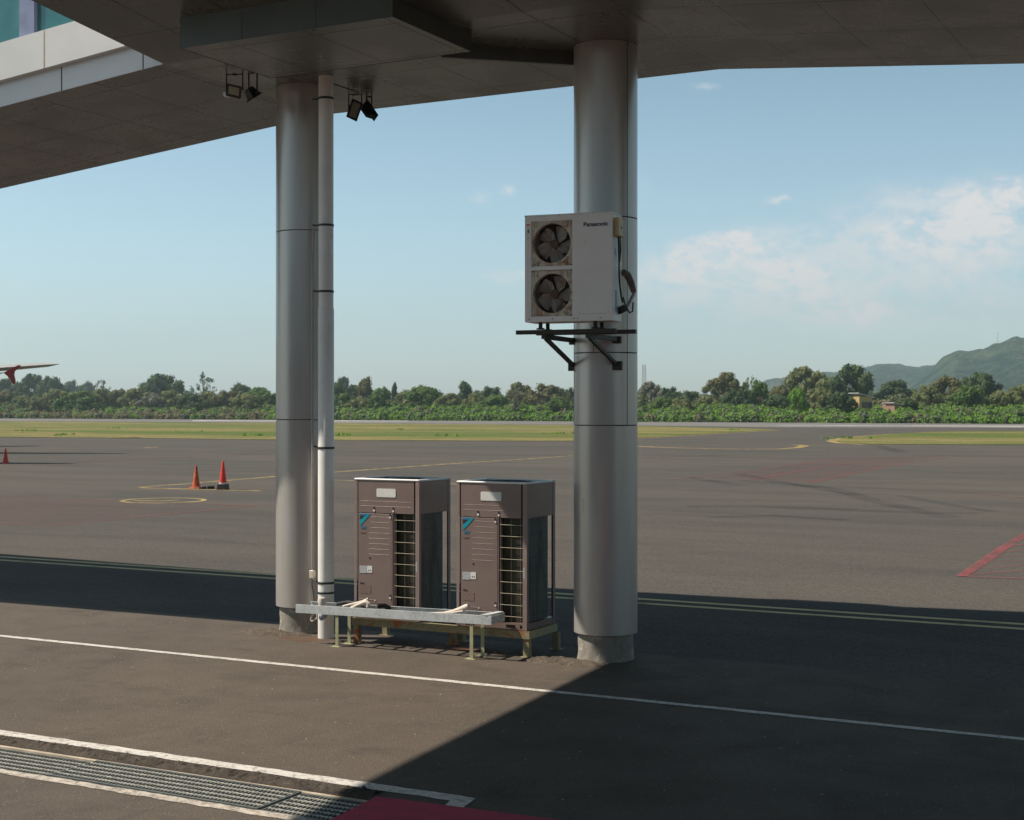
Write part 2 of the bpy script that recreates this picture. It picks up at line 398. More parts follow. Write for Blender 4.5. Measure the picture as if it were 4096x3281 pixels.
def frame_mat():
    t = NT('rusty_green_paint'); p = t.pos('Position'); a = t.noise(t.pos('Position', (1, 1, 1.6)), 2.6, 7, .68, .5); b = t.noise(p, 14, 5, .7)
    c = t.mix(t.ramp(b, .3, .7), (.33, .30, .17), (.24, .215, .125)); c = t.mix(t.ramp(a, .49, .58), c, (.34, .12, .04))
    c = t.mix(t.math('MULTIPLY', t.ramp(b, .6, .72), .5), c, (.13, .06, .03)); t.base(c); t.rough(.6); t.spec(.4); return t.m
M['frame'] = frame_mat()
M['post_green'] = plain('pale_green_paint', (.36, .35, .20), .55, 0, .12, 9, dirt=(.26, .12, .05), dirt_scale=7, dirt_lo=.62)
def galv():
    t = NT('galvanised_steel'); p = t.pos('Object'); v = t.n('ShaderNodeTexVoronoi'); t.L.new(p, v.inputs['Vector']); v.inputs['Scale'].default_value = 38
    a = t.noise(p, 5, 5, .6); k = t.math('ADD', t.math('MULTIPLY', v.outputs['Color'], .35), a)
    c = t.mix(t.ramp(k, .4, .9), (.44, .46, .465), (.60, .62, .62)); t.base(c); t.rough(.5); t.metal(.12); return t.m
M['galv'] = galv()
M['lag'] = plain('pipe_lagging', (.66, .58, .50), .75, 0, .1, 20, dirt=(.4, .33, .26), dirt_scale=9, dirt_lo=.6)
M['rubber'] = plain('black_rubber', (.012, .012, .013), .6)
M['cable'] = plain('black_cable', (.02, .02, .022), .5)
M['brown_hose'] = plain('brown_lagged_hose', (.16, .125, .10), .8, 0, .2, 14)
def split_mat():
    t = NT('aged_cream_casing'); p = t.pos('Object'); a = t.noise(p, 4, 6, .65); c = t.mix(t.ramp(a, .3, .7), (.78, .75, .68), (.82, .79, .73))
    c = t.mix(t.math('MULTIPLY', t.ramp(t.noise(t.pos('Object', (3, 3, .5)), 4, 6, .7), .6, .72), .35), c, (.42, .33, .22)); t.base(c); t.rough(.45); return t.m
M['split'] = split_mat()
def rust_cream():
    t = NT('rusty_grille_plate'); p = t.pos('Object'); a = t.noise(t.pos('Object', (4, 4, 1.1)), 3.0, 8, .72, .6); b = t.noise(p, 9, 7, .72, .4)
    c = t.mix(t.math('MULTIPLY', t.ramp(a, .46, .62), .75), (.60, .54, .43), (.36, .20, .10)); c = t.mix(t.math('MULTIPLY', t.ramp(b, .52, .62), .8), c, (.24, .09, .035)); t.base(c); t.rough(.65); return t.m
M['rust_cream'] = rust_cream()
M['fan'] = plain('grimy_fan_blade', (.46, .43, .37), .5, 0, .2, 6, dirt=(.22, .12, .07), dirt_scale=5, dirt_lo=.5)
M['guard'] = plain('rusty_guard_wire', (.16, .10, .065), .6, .2)
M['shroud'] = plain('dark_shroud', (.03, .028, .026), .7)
M['iso'] = plain('yellow_isolator', (.60, .44, .20), .5)
M['bracket'] = plain('dark_olive_steel', (.045, .040, .028), .6, .2, .25, 8)
M['flood'] = plain('black_lamp_housing', (.012, .012, .013), .5)
M['lens'] = plain('floodlight_lens', (.30, .28, .22), .15, 0, .2, 9)
M['lens_w'] = plain('white_bulb', (.7, .7, .68), .3)
M['cone'] = plain('red_orange_cone', (.72, .035, .012), .5, 0, .12, 4)
M['cone_old'] = plain('grimy_orange_cone', (.55, .11, .035), .65, 0, .2, 4, dirt=(.12, .03, .02), dirt_scale=3, dirt_lo=.48)
M['cone_band'] = plain('pale_cone_band', (.75, .62, .58), .5)
M['carpet'] = plain('crimson_mat', (.42, .035, .075), .95, 0, .15, 9, bump=.5)
M['grate'] = plain('galvanised_grating', (.14, .15, .14), .55, .15, .2, 12, dirt=(.13, .12, .10), dirt_scale=4, dirt_lo=.56)
M['grate_edge'] = plain('bright_bar_edge', (.60, .57, .50), .5, .2, .25, 18)
M['trench'] = plain('drain_trench', (.06, .052, .045), .9)
M['air_white'] = plain('aircraft_underside', (.42, .41, .40), .35)
M['air_red'] = plain('aircraft_red', (.33, .012, .02), .35)
M['house_y'] = plain('yellow_house_wall', (.50, .36, .15), .8)
M['house_w'] = plain('white_roof_sheet', (.75, .76, .78), .6)
M['house_b'] = plain('brick_house_wall', (.28, .17, .12), .8)
M['mast'] = plain('mast_steel', (.42, .43, .44), .6)
M['bark'] = plain('bark', (.16, .125, .095), .9)
def leaf(name, c1, c2, c3):
    t = NT(name); oi = t.n('ShaderNodeObjectInfo'); p = t.pos('Object')
    a = t.noise(p, .55, 3, .6); b = t.noise(p, 2.5, 2, .6)
    c = t.mix(t.ramp(a, .35, .65), c1, c2); c = t.mix(t.math('MULTIPLY', t.ramp(b, .5, .65), .6), c, c3)
    t.base(c); t.rough(.75); t.spec(.25)
    tr = t.n('ShaderNodeBsdfTranslucent'); t.L.new(c, tr.inputs[0]); ms = t.n('ShaderNodeMixShader'); ms.inputs[0].default_value = .35
    t.L.new(t.b.outputs[0], ms.inputs[1]); t.L.new(tr.outputs[0], ms.inputs[2]); t.L.new(ms.outputs[0], t.out.inputs[0]); return t.m
M['leaf_dark'] = leaf('leaf_dark', (.060, .10, .042), (.09, .135, .05), (.12, .165, .06))
M['leaf_green'] = leaf('leaf_green', (.085, .155, .035), (.12, .19, .045), (.15, .23, .05))
M['leaf_olive'] = leaf('leaf_olive', (.18, .20, .075), (.21, .225, .09), (.13, .17, .055))
M['leaf_brown'] = leaf('leaf_brown', (.16, .16, .065), (.19, .17, .075), (.11, .14, .05))
M['leaf_grey'] = leaf('leaf_grey', (.20, .20, .145), (.25, .24, .175), (.15, .16, .10))
M['leaf_core'] = plain('core_shade', (.045, .06, .025), .9)  # dark colour stands in for shade inside bushes and woodland
M['leaf_bush'] = leaf('leaf_bush', (.14, .285, .024), (.195, .35, .034), (.10, .225, .02))
M['leaf_bushdry'] = leaf('leaf_bushdry', (.21, .185, .08), (.29, .20, .11), (.13, .17, .05))

# ------------------------------------------------------------------ ground
def sheet(name, pts, mat, label, cat='ground', kind='structure', group=None):
    o = MB().poly([tuple(p) for p in pts]).build(name, mat); tag(o, label, cat, group, kind); return o
gm = plain('field_earth', (.13, .13, .05), .95, 0, .3, .02)
sheet('ground', [(-4500, -800, -.12), (2500, -800, -.12), (2500, 4600, -.12), (-4500, 4600, -.12)], gm, 'flat dry green land reaching to the foot of the hill')
apts = [(-80, -14, AP), (60, -14, AP)] + [tuple(g(2900, 894.5, 0)), tuple(g(2156, 893, 0)), tuple(g(0, 880.5, 0)), tuple(g(-900, 877, 0))] + [(-700, 60, AP), (-200, -14, AP)]
sheet('apron', apts, M['apron'], 'worn grey brown asphalt apron stretching to the runway', 'apron')
# raised pavement: far strip and near strip with the trench between
Y0, Y1, TY0, TY1 = 15.72, 15.86, 8.27, 8.90
def slab(name, y0, y1, bevel_far, mat, label):
    m = MB(); x0, x1 = -75, 40; n = 160 if bevel_far else 1
    if bevel_far:
        random.seed(3)
        for i in range(n):
            xa = x0 + (x1 - x0) * i / n; xb = x0 + (x1 - x0) * (i + 1) / n
            ja = .05 * noise.noise(Vector((xa * .7, 0, 0))); jb = .05 * noise.noise(Vector((xb * .7, 0, 0)))
            m.add([(xa, y0, 0), (xb, y0, 0), (xb, y1 + jb, 0), (xa, y1 + ja, 0)], [(0, 1, 2, 3)])
            m.add([(xa, y1 + ja, 0), (xb, y1 + jb, 0), (xb, y1 + .16 + jb, AP - .01), (xa, y1 + .16 + ja, AP - .01)], [(0, 1, 2, 3)])
        m.add([(x0, y0, 0), (x1, y0, 0), (x1, y0, -.3), (x0, y0, -.3)], [(0, 3, 2, 1)])
    else:
        m.box(x0, x1, y0, y1, -.3, 0)
    o = m.build(name, mat); tag(o, label, 'pavement', None, 'structure'); return o
slab('pavement', TY1, Y0, True, M['pave'], 'brown raised asphalt pavement the columns and condensers stand on')
slab('walkway', -14.0, TY0, False, M['pave2'], 'brown asphalt walkway on the near side of the drain')
o = MB().add([(-75, TY0, -.28), (40, TY0, -.28), (40, TY1, -.28), (-75, TY1, -.28)], [(0, 1, 2, 3)]).build('drain_channel', M['trench'])
tag(o, 'dark bottom of the drain channel under the gratings', 'drain', None, 'structure')

def strip(name, a, b, wa, wb=None, mat=None, z=.004, jit=.004, seg=.12, label='', cat='road marking', group=None, extra=None):
    a = Vector(a); b = Vector(b); d = (b - a).normalized(); nrm = Vector((-d.y, d.x, 0)); Ln = (b - a).length; n = max(1, int(Ln / seg))
    wb = wa if wb is None else wb; vs = []; fs = []
    random.seed(int(abs(a.x * 31 + a.y * 17)) + 5)
    for i in range(n + 1):
        t = i / n; p = a.lerp(b, t); hw = (wa + (wb - wa) * t) / 2
        vs.append(tuple(p + nrm * (hw + random.uniform(-jit, jit)))); vs.append(tuple(p - nrm * (hw + random.uniform(-jit, jit))))
    vs = [(x, y, zz if z is None else z) for x, y, zz in vs]
    for i in range(n): fs.append((2*i, 2*i+1, 2*i+3, 2*i+2))
    m = MB().add(vs, fs)
    if extra: m.poly(extra)
    o = m.build(name, mat); tag(o, label, cat, group, 'structure'); return o
strip('white_line', (-70, 13.06, 0), (30, 13.20, 0), .105, None, M['white_line'], .004, .006, label='thin white line painted in front of the columns')
strip('white_line', (-70, 9.21, 0), (-5.33, 9.21, 0), .145, None, M['white_line'], .004, .009, label='bright white line with a short hooked end beside the drain',
      extra=[(-5.345, 9.283, .0041), (-5.21, 9.272, .0041), (-5.165, 8.99, .0041), (-5.31, 8.985, .0041), (-5.345, 9.137, .0041)])
strip('white_line', (-70, 8.225, 0), (40, 8.225, 0), .10, None, M['white_line_old'], .004, .012, .07, label='worn cream line along the near edge of the gratings')
# rough broken asphalt lip between the white line and the gratings
m = MB(); nx = 1000; x0, x1 = -16.0, -5.92; rows = 12; vs = []; fs = []
for i in range(nx + 1):
    x = x0 + (x1 - x0) * i / nx
    for j in range(rows):
        t = j / (rows - 1); y = 8.885 + (9.135 - 8.885) * t + .018 * noise.noise(Vector((x * 5, t * 3, 1)))
        h = noise.noise(Vector((x * 9, y * 14, 2))) * .026 + noise.noise(Vector((x * 30, y * 36, 7))) * .020
        e = min(1, t * 5) * min(1, (1 - t) * 3); z = .006 + max(-.004, (h + .012) * e) if 0 < j < rows - 1 else (.001 if j else -.02)
        vs.append((x, y, z))
for i in range(nx):
    for j in range(rows - 1):
        a = i * rows + j; fs.append((a, a + rows, a + rows + 1, a + 1))
o = m.add(vs, fs).build('broken_asphalt_edge', M['rubble'], smooth=True); tag(o, 'dark crumbling asphalt lip between white line and drain', 'ground', None, 'structure')

# loose stones on the pavement
random.seed(11); m = MB()
for k in range(260):
    x = random.uniform(-15, -2); y = random.choice([random.uniform(9.4, 13), random.uniform(9.4, 15.4), random.uniform(14.3, 15.5)]); s = random.uniform(.004, .011)
    pts = [(x + s * random.uniform(-1, 1), y + s * random.uniform(-1, 1), .0 + s * random.uniform(.1, 1)) for q in range(6)]
    c = (x, y, s)
    ring = [(x + s * math.cos(a) * random.uniform(.7, 1.2), y + s * math.sin(a) * random.uniform(.7, 1.2), 0.0) for a in (0, 1.05, 2.1, 3.14, 4.2, 5.2)]
    m.add(ring + [(x, y, s * .8)], [(i, (i + 1) % 6, 6) for i in range(6)])
o = m.build('grit', plain('grit_stone', (.32, .28, .22), .9)); tag(o, 'scattered pale grit and tiny stones on the pavement', 'grit', None, 'stuff')

# ------------------------------------------------------------------ drain gratings
def make_grate(x0, x1, dz=0.0, tilt=0.0):
    W = x1 - x0; D = .53
    r = empty('drain_grating', (x0, TY0 + .045, 0.0))
    fr = MB(); fr.box(0, W, 0, .022, -.035, .001); fr.box(0, W, D - .022, D, -.035, .001); fr.box(0, .014, .022, D - .022, -.035, 0); fr.box(W - .014, W, .022, D - .022, -.035, 0)
    fr.build('frame', M['grate'], r)
    cb = MB(); n = int(W / .036)
    for i in range(1, n):
        x = W * i / n; cb.box(x - .0045, x + .0045, .022, D - .022, -.03, -.002)
    c = cb.build('cross_bars', M['grate'], r)
    for k in range(1, 6):
        lb = MB()
        y = D * k / 6.0; nn = int(W / .02)
        for i in range(nn):                       # serrated twisted bar
            xa = W * i / nn; z = .003 if i % 2 else -.0005
            lb.box(xa, xa + W / nn * .96, y - .0065, y + .0065, -.012, z)
        lb.build('serrated_bar', M['grate_edge'], r)
    return r
xs = [-16.85, -14.78, -12.71, -10.64, -8.50, -6.45, -4.38]
gl = ['leftmost steel drain grating at the edge of the photo', '', '', 'rust stained drain grating at the left edge of the photo', 'middle drain grating with raised lip, between its two neighbours', 'drain grating that runs under the crimson mat', '']
for i in range(2, 6):
    gr = make_grate(xs[i] + .006, xs[i + 1] - .006)
    gr.location.z = [-.0, 0, -.012, -.02, .004, -.010][i]
    gr.rotation_euler.z = [0, 0, .0, .003, -.004, .002][i]
    tag(gr, gl[i] or 'steel drain grating just outside the left of the photo', 'grating', 'steel gratings over the drain')
o = MB(); o.box(-16, 3, TY1 - .055, TY1 - .02, -.04, -.004)
o = o.build('drain_kerb', plain('cream_concrete_edge', (.50, .42, .32), .8, 0, .2, 5)); tag(o, 'cream concrete edging strip on the far side of the drain', 'kerb', None, 'structure')

# crimson mat
rt = Matrix.Rotation(R(3.2), 4, 'Z'); m = MB(); c0 = Vector((-5.84, 8.915, 0)); pr = []
for (u, v) in ((0, 0), (6, 0), (6, -5), (0.10, -5)): 
    q = rt @ Vector((u, v, 0)); pr.append((c0.x + q.x, c0.y + q.y, .014))
m.prism(pr, (0, 0, .012)); o = m.build('crimson_mat', M['carpet'], bevel=.004); tag(o, 'crimson carpet mat laid over the end of the drain', 'mat')

# ------------------------------------------------------------------ apron markings
def fstrip(pts, wd, mat, label, dz=.004, name='apron_line', cat='road marking', group=None):
    """polyline marking on the apron; pts are world points on the apron"""
    vs = []; fs = []; P = [Vector((p[0], p[1], 0)) for p in pts]
    for i, p in enumerate(P):
        d = (P[min(i+1, len(P)-1)] - P[max(i-1, 0)]).normalized(); nr = Vector((-d.y, d.x, 0)) * (wd[i] if isinstance(wd, list) else wd) / 2
        vs += [(p.x + nr.x, p.y + nr.y, AP + dz), (p.x - nr.x, p.y - nr.y, AP + dz)]
    for i in range(len(P) - 1): fs.append((2*i, 2*i+1, 2*i+3, 2*i+2))
    o = MB().add(vs, fs).build(name, mat); tag(o, label, cat, group, 'structure'); return o
fstrip([(-95, 20.62), (40, 20.62)], .16, M['yellow_pair'], 'farther of the two thin yellow lines in the long shadow', group='pair of yellow apron lines')
fstrip([(-95, 20.17), (40, 20.17)], .16, M['yellow_pair'], 'nearer of the two thin yellow lines in the long shadow', group='pair of yellow apron lines')
def z1p(x, y): return g(x / 3.4138, 710.5 + y / 3.4138)
def r4p(x, y): return g((2500 + x / 1.3509) / 1.9, (1700 + y / 1.3509) / 1.9)
def r8p(x, y): return g((3300 + x / 2.7085) / 1.9, (2060 + y / 2.7085) / 1.9)
fstrip([g(1240, 957), g(1100, 967), g(960, 975.5), g(703, 994), g(580, 1003), g(470, 1012), g(392, 1018.5), g(330, 1023), g(299, 1025.6), g(305, 1027.6), g(340, 1028.6), g(401, 1029.6), g(551, 1033.6)], .30, M['yellow_line'], 'long yellow guide line curving back on itself behind the cones')
fstrip([g(700, 1010.5), g(745, 1012), g(960, 1019), g(1100, 1024)], .22, M['yellow_line'], 'short faint yellow line behind the left condenser')
fstrip([g(1340, 939.8), g(1450, 943.5), g(1560, 945.8), g(1640, 945.2), g(1680, 942.3), g(1694, 939.2), g(1688, 937.4), g(1672, 937)], .75, M['yellow_line'], 'hooked yellow line to the right of the big column')
fstrip([g(1340, 923), g(1420, 918.5), g(1534, 911.5), g(1600, 908), g(1640, 906)], .6, M['yellow_line'], 'yellow edge line along the left grass verge')
fstrip([g(1880, 913.5), g(1790, 920.5), g(1757, 925.5), g(1752, 929), g(1768, 932.5), g(1814, 935.6), g(1880, 937)], [.5, .8, 1.0, 1.1, 1.0, .7, .4], M['yellow_line'], 'yellow edge line wrapping the tip of the right grass verge')
fstrip([g(310, 942.5), g(322, 941.5)], .9, M['yellow_line'], 'tiny yellow dash far out on the left of the apron')
# ring with a numeral
rc = Vector((-31.55, 35.8, 0)); vs = []; fs = []; n = 72
for i in range(n):
    a = 2 * math.pi * i / n
    for r_ in (1.36, 1.20): vs.append((rc.x + r_ * math.cos(a), rc.y + r_ * math.sin(a), AP + .005))
for i in range(n):
    j = (i + 1) % n; fs.append((2*i, 2*i+1, 2*j+1, 2*j))
m = MB().add(vs, fs)
m.add([(rc.x + x, rc.y + y, AP + .0052) for x, y in ((-.75,-.5),(.1,-.1),(.18,.45),(.30,.42),(.22,-.2),(.1,-.25),(-.6,-.68))], [(0,6,5,4,1),(1,4,3,2)])
o = m.build('painted_ring', M['yellow_ring']); tag(o, 'yellow painted ring with a worn mark inside, nearer than the cones', 'road marking', None, 'structure')
# faint red zones
sheet('red_zone', [z1p(-200, 1100), z1p(0, 1145), z1p(500, 1158), z1p(1000, 1178), z1p(1500, 1195), z1p(1830, 1210), z1p(1140, 1276), z1p(330, 1356), z1p(-200, 1340)], M['red_wash'], 'faded reddish painted area at the left of the apron', 'road marking')
fstrip([z1p(-200, 1330), z1p(0, 1341), z1p(330, 1357), z1p(1140, 1277), z1p(1500, 1243), z1p(1830, 1211)], .22, M['red_faint'], 'faded red outline along the near edge of the left reddish area', dz=.008)
fstrip([z1p(-200, 1118), z1p(0, 1145), z1p(500, 1158), z1p(1000, 1178), z1p(1500, 1195), z1p(1830, 1210), z1p(1960, 1203)], .22, M['red_faint'], 'faded red outline along the far edge of the left reddish area', dz=.008)
fstrip([z1p(380, 905), z1p(900, 880), z1p(1500, 850), z1p(1975, 835)], 1.6, M['red_wash'], 'very faint red band beyond the cones')
sheet('red_zone', [r4p(440, 290), r4p(830, 225), r4p(1130, 178), r4p(1740, 165), r4p(1500, 205), r4p(1010, 312)], M['red_wash'], 'faded reddish painted area right of the big column', 'road marking')
fstrip([r4p(250, 296), r4p(560, 262), r4p(860, 222), r4p(1100, 186)], .30, M['red_faint'], 'leftmost faded red stripe of the right reddish area', dz=.008)
fstrip([r4p(690, 293), r4p(960, 245), r4p(1190, 208), r4p(1500, 186)], .34, M['red_faint'], 'middle faded red stripe of the right reddish area', dz=.008)
fstrip([r4p(1000, 313), r4p(1250, 258), r4p(1500, 212), r4p(1735, 176)], .34, M['red_faint'], 'rightmost faded red stripe of the right reddish area', dz=.008)
fstrip([r4p(1830, 366), r4p(2156, 396), r4p(2500, 420)], .25, M['red_faint'], 'thin faded red line above the bold red triangle', dz=.008)
fstrip([r4p(1230, 335), r4p(1700, 360), r4p(2300, 372)], .35, M['red_wash'], 'very faint red line across the right of the apron', dz=.006)
# bold red corner with hatching
fstrip([r8p(1475, 668), r8p(1700, 520), r8p(1900, 380), r8p(2170, 215), r8p(2600, -40)], [.18, .23, .23, .23, .23], M['red_line'], 'bold red diagonal line of the hatched corner at the right', dz=.008)
fstrip([r8p(1450, 660), r8p(1640, 672), r8p(2000, 686), r8p(2600, 705)], .17, M['red_line'], 'bold red base line of the hatched corner at the right', dz=.012)
for k, (xa, ya, yb) in enumerate(((1600, 645, 600), (1700, 580, 540), (1800, 510, 492), (1870, 455, 440), (1960, 400, 375), (2050, 330, 318))):
    fstrip([r8p(xa, ya), r8p(2160, yb), r8p(2500, yb - 22)], .07, M['red_line'], 'thin red hatching stripe inside the right corner marking', dz=.006, group='red hatching stripes')
# tyre marks
for k, (pp, wd) in enumerate(((((600, 262), (860, 312), (1130, 345), (1340, 410), (1480, 440), (1760, 500)), .7), (((330, 440), (700, 440), (1060, 452), (1480, 468), (1900, 480)), .9),
                 (((620, 300), (900, 320), (1180, 370), (1480, 380), (1800, 440), (2000, 470)), .5), (((130, 178), (300, 170), (560, 165)), 1.6), (((140, 285), (330, 280), (640, 330)), .8),
                 (((450, 500), (800, 490), (1200, 515)), .5), (((1180, 60), (1500, 150), (2150, 150)), 1.2))):
    fstrip([r4p(*q) for q in pp], wd, M['tyre'], ['dark curved tyre mark nearest the red stripes', 'long dark tyre mark crossing the middle of the right apron', 'thin curved tyre mark swinging to the right edge', 'dark smudge just right of the big column', 'short dark smudge left of the red stripes', 'faint tyre mark below the crossing tyre marks', 'faint dark band below the right grass verge'][k], dz=.010, name='tyre_mark', group='tyre marks on the apron')

# runway and verges
sheet('runway', [g(-900, 877.3, .006), g(2900, 894.8, .006), g(2900, 899, .006), g(2156, 900.5, .006), g(1640, 899.5, .006), g(1203, 894, .006), g(700, 890.5, .006), g(0, 886.2, .006), g(-900, 882, .006)], M['runway'], 'pale grey runway in front of the green bushes', 'runway')
sheet('runway_stripe', [g(405, 884.6, .02), g(860, 885.6, .02), g(860, 887.4, .02), g(405, 886.6, .02)], M['white_far'], 'white runway stripe left of the columns', 'road marking')
sheet('runway_stripe', [g(1925, 895.2, .02), g(2600, 897.5, .02), g(2600, 901.5, .02), g(2156, 899.6, .02), g(1900, 897.6, .02)], M['white_far'], 'broad white runway stripe at the right edge', 'road marking')
sheet('runway_stripe', [g(1640, 895.0, .02), g(1920, 895.8, .02), g(1920, 897.0, .02), g(1640, 896.1, .02)], M['white_far'], 'thin white runway stripe joining the broad one', 'road marking')
def verge(name, pts, label):
    sheet(name, [g(x, y, .03) for x, y in pts], M['grass'], label, 'grass')
verge('grass_verge', [(-900, 883), (0, 887), (700, 891), (1203, 895), (1340, 896.6), (1500, 900), (1600, 903.2), (1648, 905.3), (1600, 907), (1534, 910.5), (1420, 917.5), (1340, 921.8), (1280, 926.5), (1203, 928), (703, 927), (560, 925.5), (300, 922), (0, 920), (-900, 912)], 'long strip of patchy dry grass between apron and runway')
verge('grass_verge', [(1758, 928.5), (1775, 923.5), (1830, 917.5), (1900, 912), (1978, 908.3), (2156, 907.4), (2900, 906), (2900, 941), (2156, 936), (1950, 935.4), (1830, 934.8), (1775, 932)], 'grass verge with a rounded tip at the right edge')
verge('bare_verge', [(230, 921.2), (290, 920.6), (310, 922.3), (225, 922.6)], 'small pale bare patch on the near edge of the grass')

# ------------------------------------------------------------------ covered gallery (boarding corridor) and link canopy
KL, KR = .0938, .092
XL, XR, YN, YF, ZS = -11.87, -6.056, 13.47, 16.85, 7.0
gal = empty('boarding_gallery', (-9, 15.2, 7.0)); tag(gal, 'raised boarding gallery with brown panelled soffit held on the columns', 'building')
def wpart(m, name, mat, parent=gal, **k):          # world-space mesh parented to the gallery
    o = m.build(name, mat, parent, **k); o.matrix_parent_inverse = Matrix.Translation(parent.location).inverted(); return o
LX0, RX1 = -60.0, 20.0
def zl(x): return ZS + (x - XL) * KL if x < XL else (ZS - (x - XR) * KR if x > XR else ZS)
# curve to a level after the ramps so that they end above ground
def zl2(x): return max(zl(x), 4.4)
m = MB(); xsx = [LX0, -40, XL, XR, 14, RX1]
for a, b in zip(xsx[:-1], xsx[1:]):
    m.hexa([(a, YN, zl2(a)), (b, YN, zl2(b)), (b, YF, zl2(b)), (a, YF, zl2(a)), (a, YN, zl2(a) + .16), (b, YN, zl2(b) + .16), (b, YF, zl2(b) + .16), (a, YF, zl2(a) + .16)])
wpart(m, 'soffit', M['soffit'])
# near and far fascias + glass
def band(m, x0, x1, ya, yb, za, zb):
    m.hexa([(x0, ya, zl2(x0) + za), (x1, ya, zl2(x1) + za), (x1, yb, zl2(x1) + za), (x0, yb, zl2(x0) + za), (x0, ya, zl2(x0) + zb), (x1, ya, zl2(x1) + zb), (x1, yb, zl2(x1) + zb), (x0, yb, zl2(x0) + zb)])
segsL = [(-40, XL)]
m = MB(); band(m, -40, XL - .003, YN - .012, YN - .001, -.002, .50); f1 = wpart(m, 'lower_fascia', M['fascia_low'])
m = MB(); band(m, -40, XL - .003, YN - .11, YN + .08, .301, .782); f2 = wpart(m, 'upper_fascia', M['fascia'])
f1.hide_render = False
# joints of the fascia
for k in range(14):
    x = -12.38 - 1.335 * k
    m = MB(); m.box(x - .010, x + .010, YN - .113, YN - .109, zl2(x) + .308, zl2(x) + .778); wpart(m, 'joint_strip', M['joint'])
    x = -12.18 - 1.335 * k
    m = MB(); m.box(x - .008, x + .008, YN - .015, YN - .011, zl2(x) + .0, zl2(x) + .30); wpart(m, 'joint_strip', M['seam'])
m = MB(); band(m, -40, XL - .003, YN + .02, YN + .04, .783, 4.3); wpart(m, 'window', M['glass'])
for k in range(14):
    x = -12.62 - 1.6 * k; m = MB(); m.hexa([(x, YN - .04, zl2(x) + .784), (x + .26, YN - .04, zl2(x + .26) + .784), (x + .26, YN + .018, zl2(x + .26) + .784), (x, YN + .018, zl2(x) + .784), (x, YN - .04, zl2(x) + 4.3), (x + .26, YN - .04, zl2(x) + 4.3), (x + .26, YN + .018, zl2(x) + 4.3), (x, YN + .018, zl2(x) + 4.3)])
    wpart(m, 'mullion', M['mullion'])
m = MB()
for a, b in zip([-40, XL, XR], [XL, XR, 14]): band(m, a, b, YF - .06, YF + .0, .16, 4.3)
wpart(m, 'far_wall', M['fascia_low'])
# roof outline found from the edge of its long shadow on the apron
ZR = 11.7
sh = [(-60, 21.0), (-22.8, 20.95), (-15.0, 20.60), (-9.0, 21.33), (-7.3, 21.42), (-6.9, 21.56), (-5.6, 21.62), (-5.2, 21.52), (-3.2, 21.86), (2, 22.3), (22, 22.4)]
ro = [(x - SX * ZR, y - SY * ZR, ZR) for x, y in sh]
m = MB(); outl = ro + [(ro[-1][0], YN - .3, ZR), (ro[0][0], YN - .3, ZR)]
m.prism(outl, (0, 0, .25)); wpart(m, 'roof', M['roofm'])

# link canopy going back to the terminal, rising gently
link = empty('link_canopy', (-2, 5, 8)); tag(link, 'dark panelled canopy running from the gallery back towards the viewer', 'canopy')
KN = .118; YB = 4.6; XE = 2.0
def zn(y): return ZS + (YN - y) * KN
m = MB(); m.hexa([(XL, YB, zn(YB)), (XE, YB, zn(YB)), (XE, YN, zn(YN)), (XL, YN, zn(YN)), (XL, YB, zn(YB) + .16), (XE, YB, zn(YB) + .16), (XE, YN, zn(YN) + .16), (XL, YN, zn(YN) + .16)])
wpart(m, 'soffit', M['soffit'], link)
m = MB(); m.hexa([(XL, YB, zn(YB) + .165), (XL + .15, YB, zn(YB) + .165), (XL + .15, YN - .3, zn(YN) + .20), (XL, YN - .3, zn(YN) + .20), (XL, YB, ZR - .01), (XL + .15, YB, ZR - .01), (XL + .15, YN - .3, ZR - .01), (XL, YN - .3, ZR - .01)])
wpart(m, 'wall', M['fascia'], link)
m = MB(); m.box(XL, XE, YB, YN - .31, ZR, ZR + .2); wpart(m, 'roof', M['roofm'], link)
# unseen terminal block added behind the viewer to hold back skylight
ter = empty('terminal_blocker', (0, -14, 0)); tag(ter, 'terminal block added out of view behind the viewer to block skylight', 'building')
m = MB(); m.box(-30, 40, -24, -14.0, 0, 8.0); wpart(m, 'wall', M['wall'], ter)
for k in range(12): m = MB(); m.box(-27 + 5.5 * k, -23.6 + 5.5 * k, -13.999, -13.96, .9, 3.4); wpart(m, 'window', M['dark_win'], ter)

# boxed-in duct hanging under the soffit and the thin trunking from it
dx0, dx1, dy0, dy1 = -10.64, -7.90, 12.35, 13.96
m = MB(); m.box(dx0, dx1, dy0, dy1, 6.8, 6.9999); o = m.build('ceiling_duct', M['soffit'])
duct = empty('ceiling_box', (-9.3, 13.1, 6.8)); tag(duct, 'shallow box casing with dark green sides hanging under the soffit', 'ceiling box')
o.parent = duct; o.matrix_parent_inverse = Matrix.Translation(duct.location).inverted(); o.name = 'bottom_panel'
m = MB(); m.box(dx0 - .004, dx1 + .004, dy0 - .004, dy0, 6.797, zn(dy0) - .002); m.box(dx0 - .004, dx0, dy0, dy1, 6.797, 6.9999); m.box(dx1, dx1 + .004, dy0, dy1, 6.797, 6.9999); m.box(dx0 - .004, dx1 + .004, dy1, dy1 + .004, 6.797, 6.999)
m.hexa([(dx1, dy0, 6.99), (dx1 + .004, dy0, 6.99), (dx1 + .004, YN, 6.99), (dx1, YN, 6.99), (dx1, dy0, zn(dy0) - .002), (dx1 + .004, dy0, zn(dy0) - .002), (dx1 + .004, YN, 7.0), (dx1, YN, 7.0)])
wpart(m, 'side_panel', M['box_duct'], duct)
for q in (.84, 1.8): m = MB(); m.box(dx0 + q, dx0 + q + .006, dy0 - .006, dy0 - .004, 6.80, 7.1); wpart(m, 'joint_strip', M['seam'], duct)
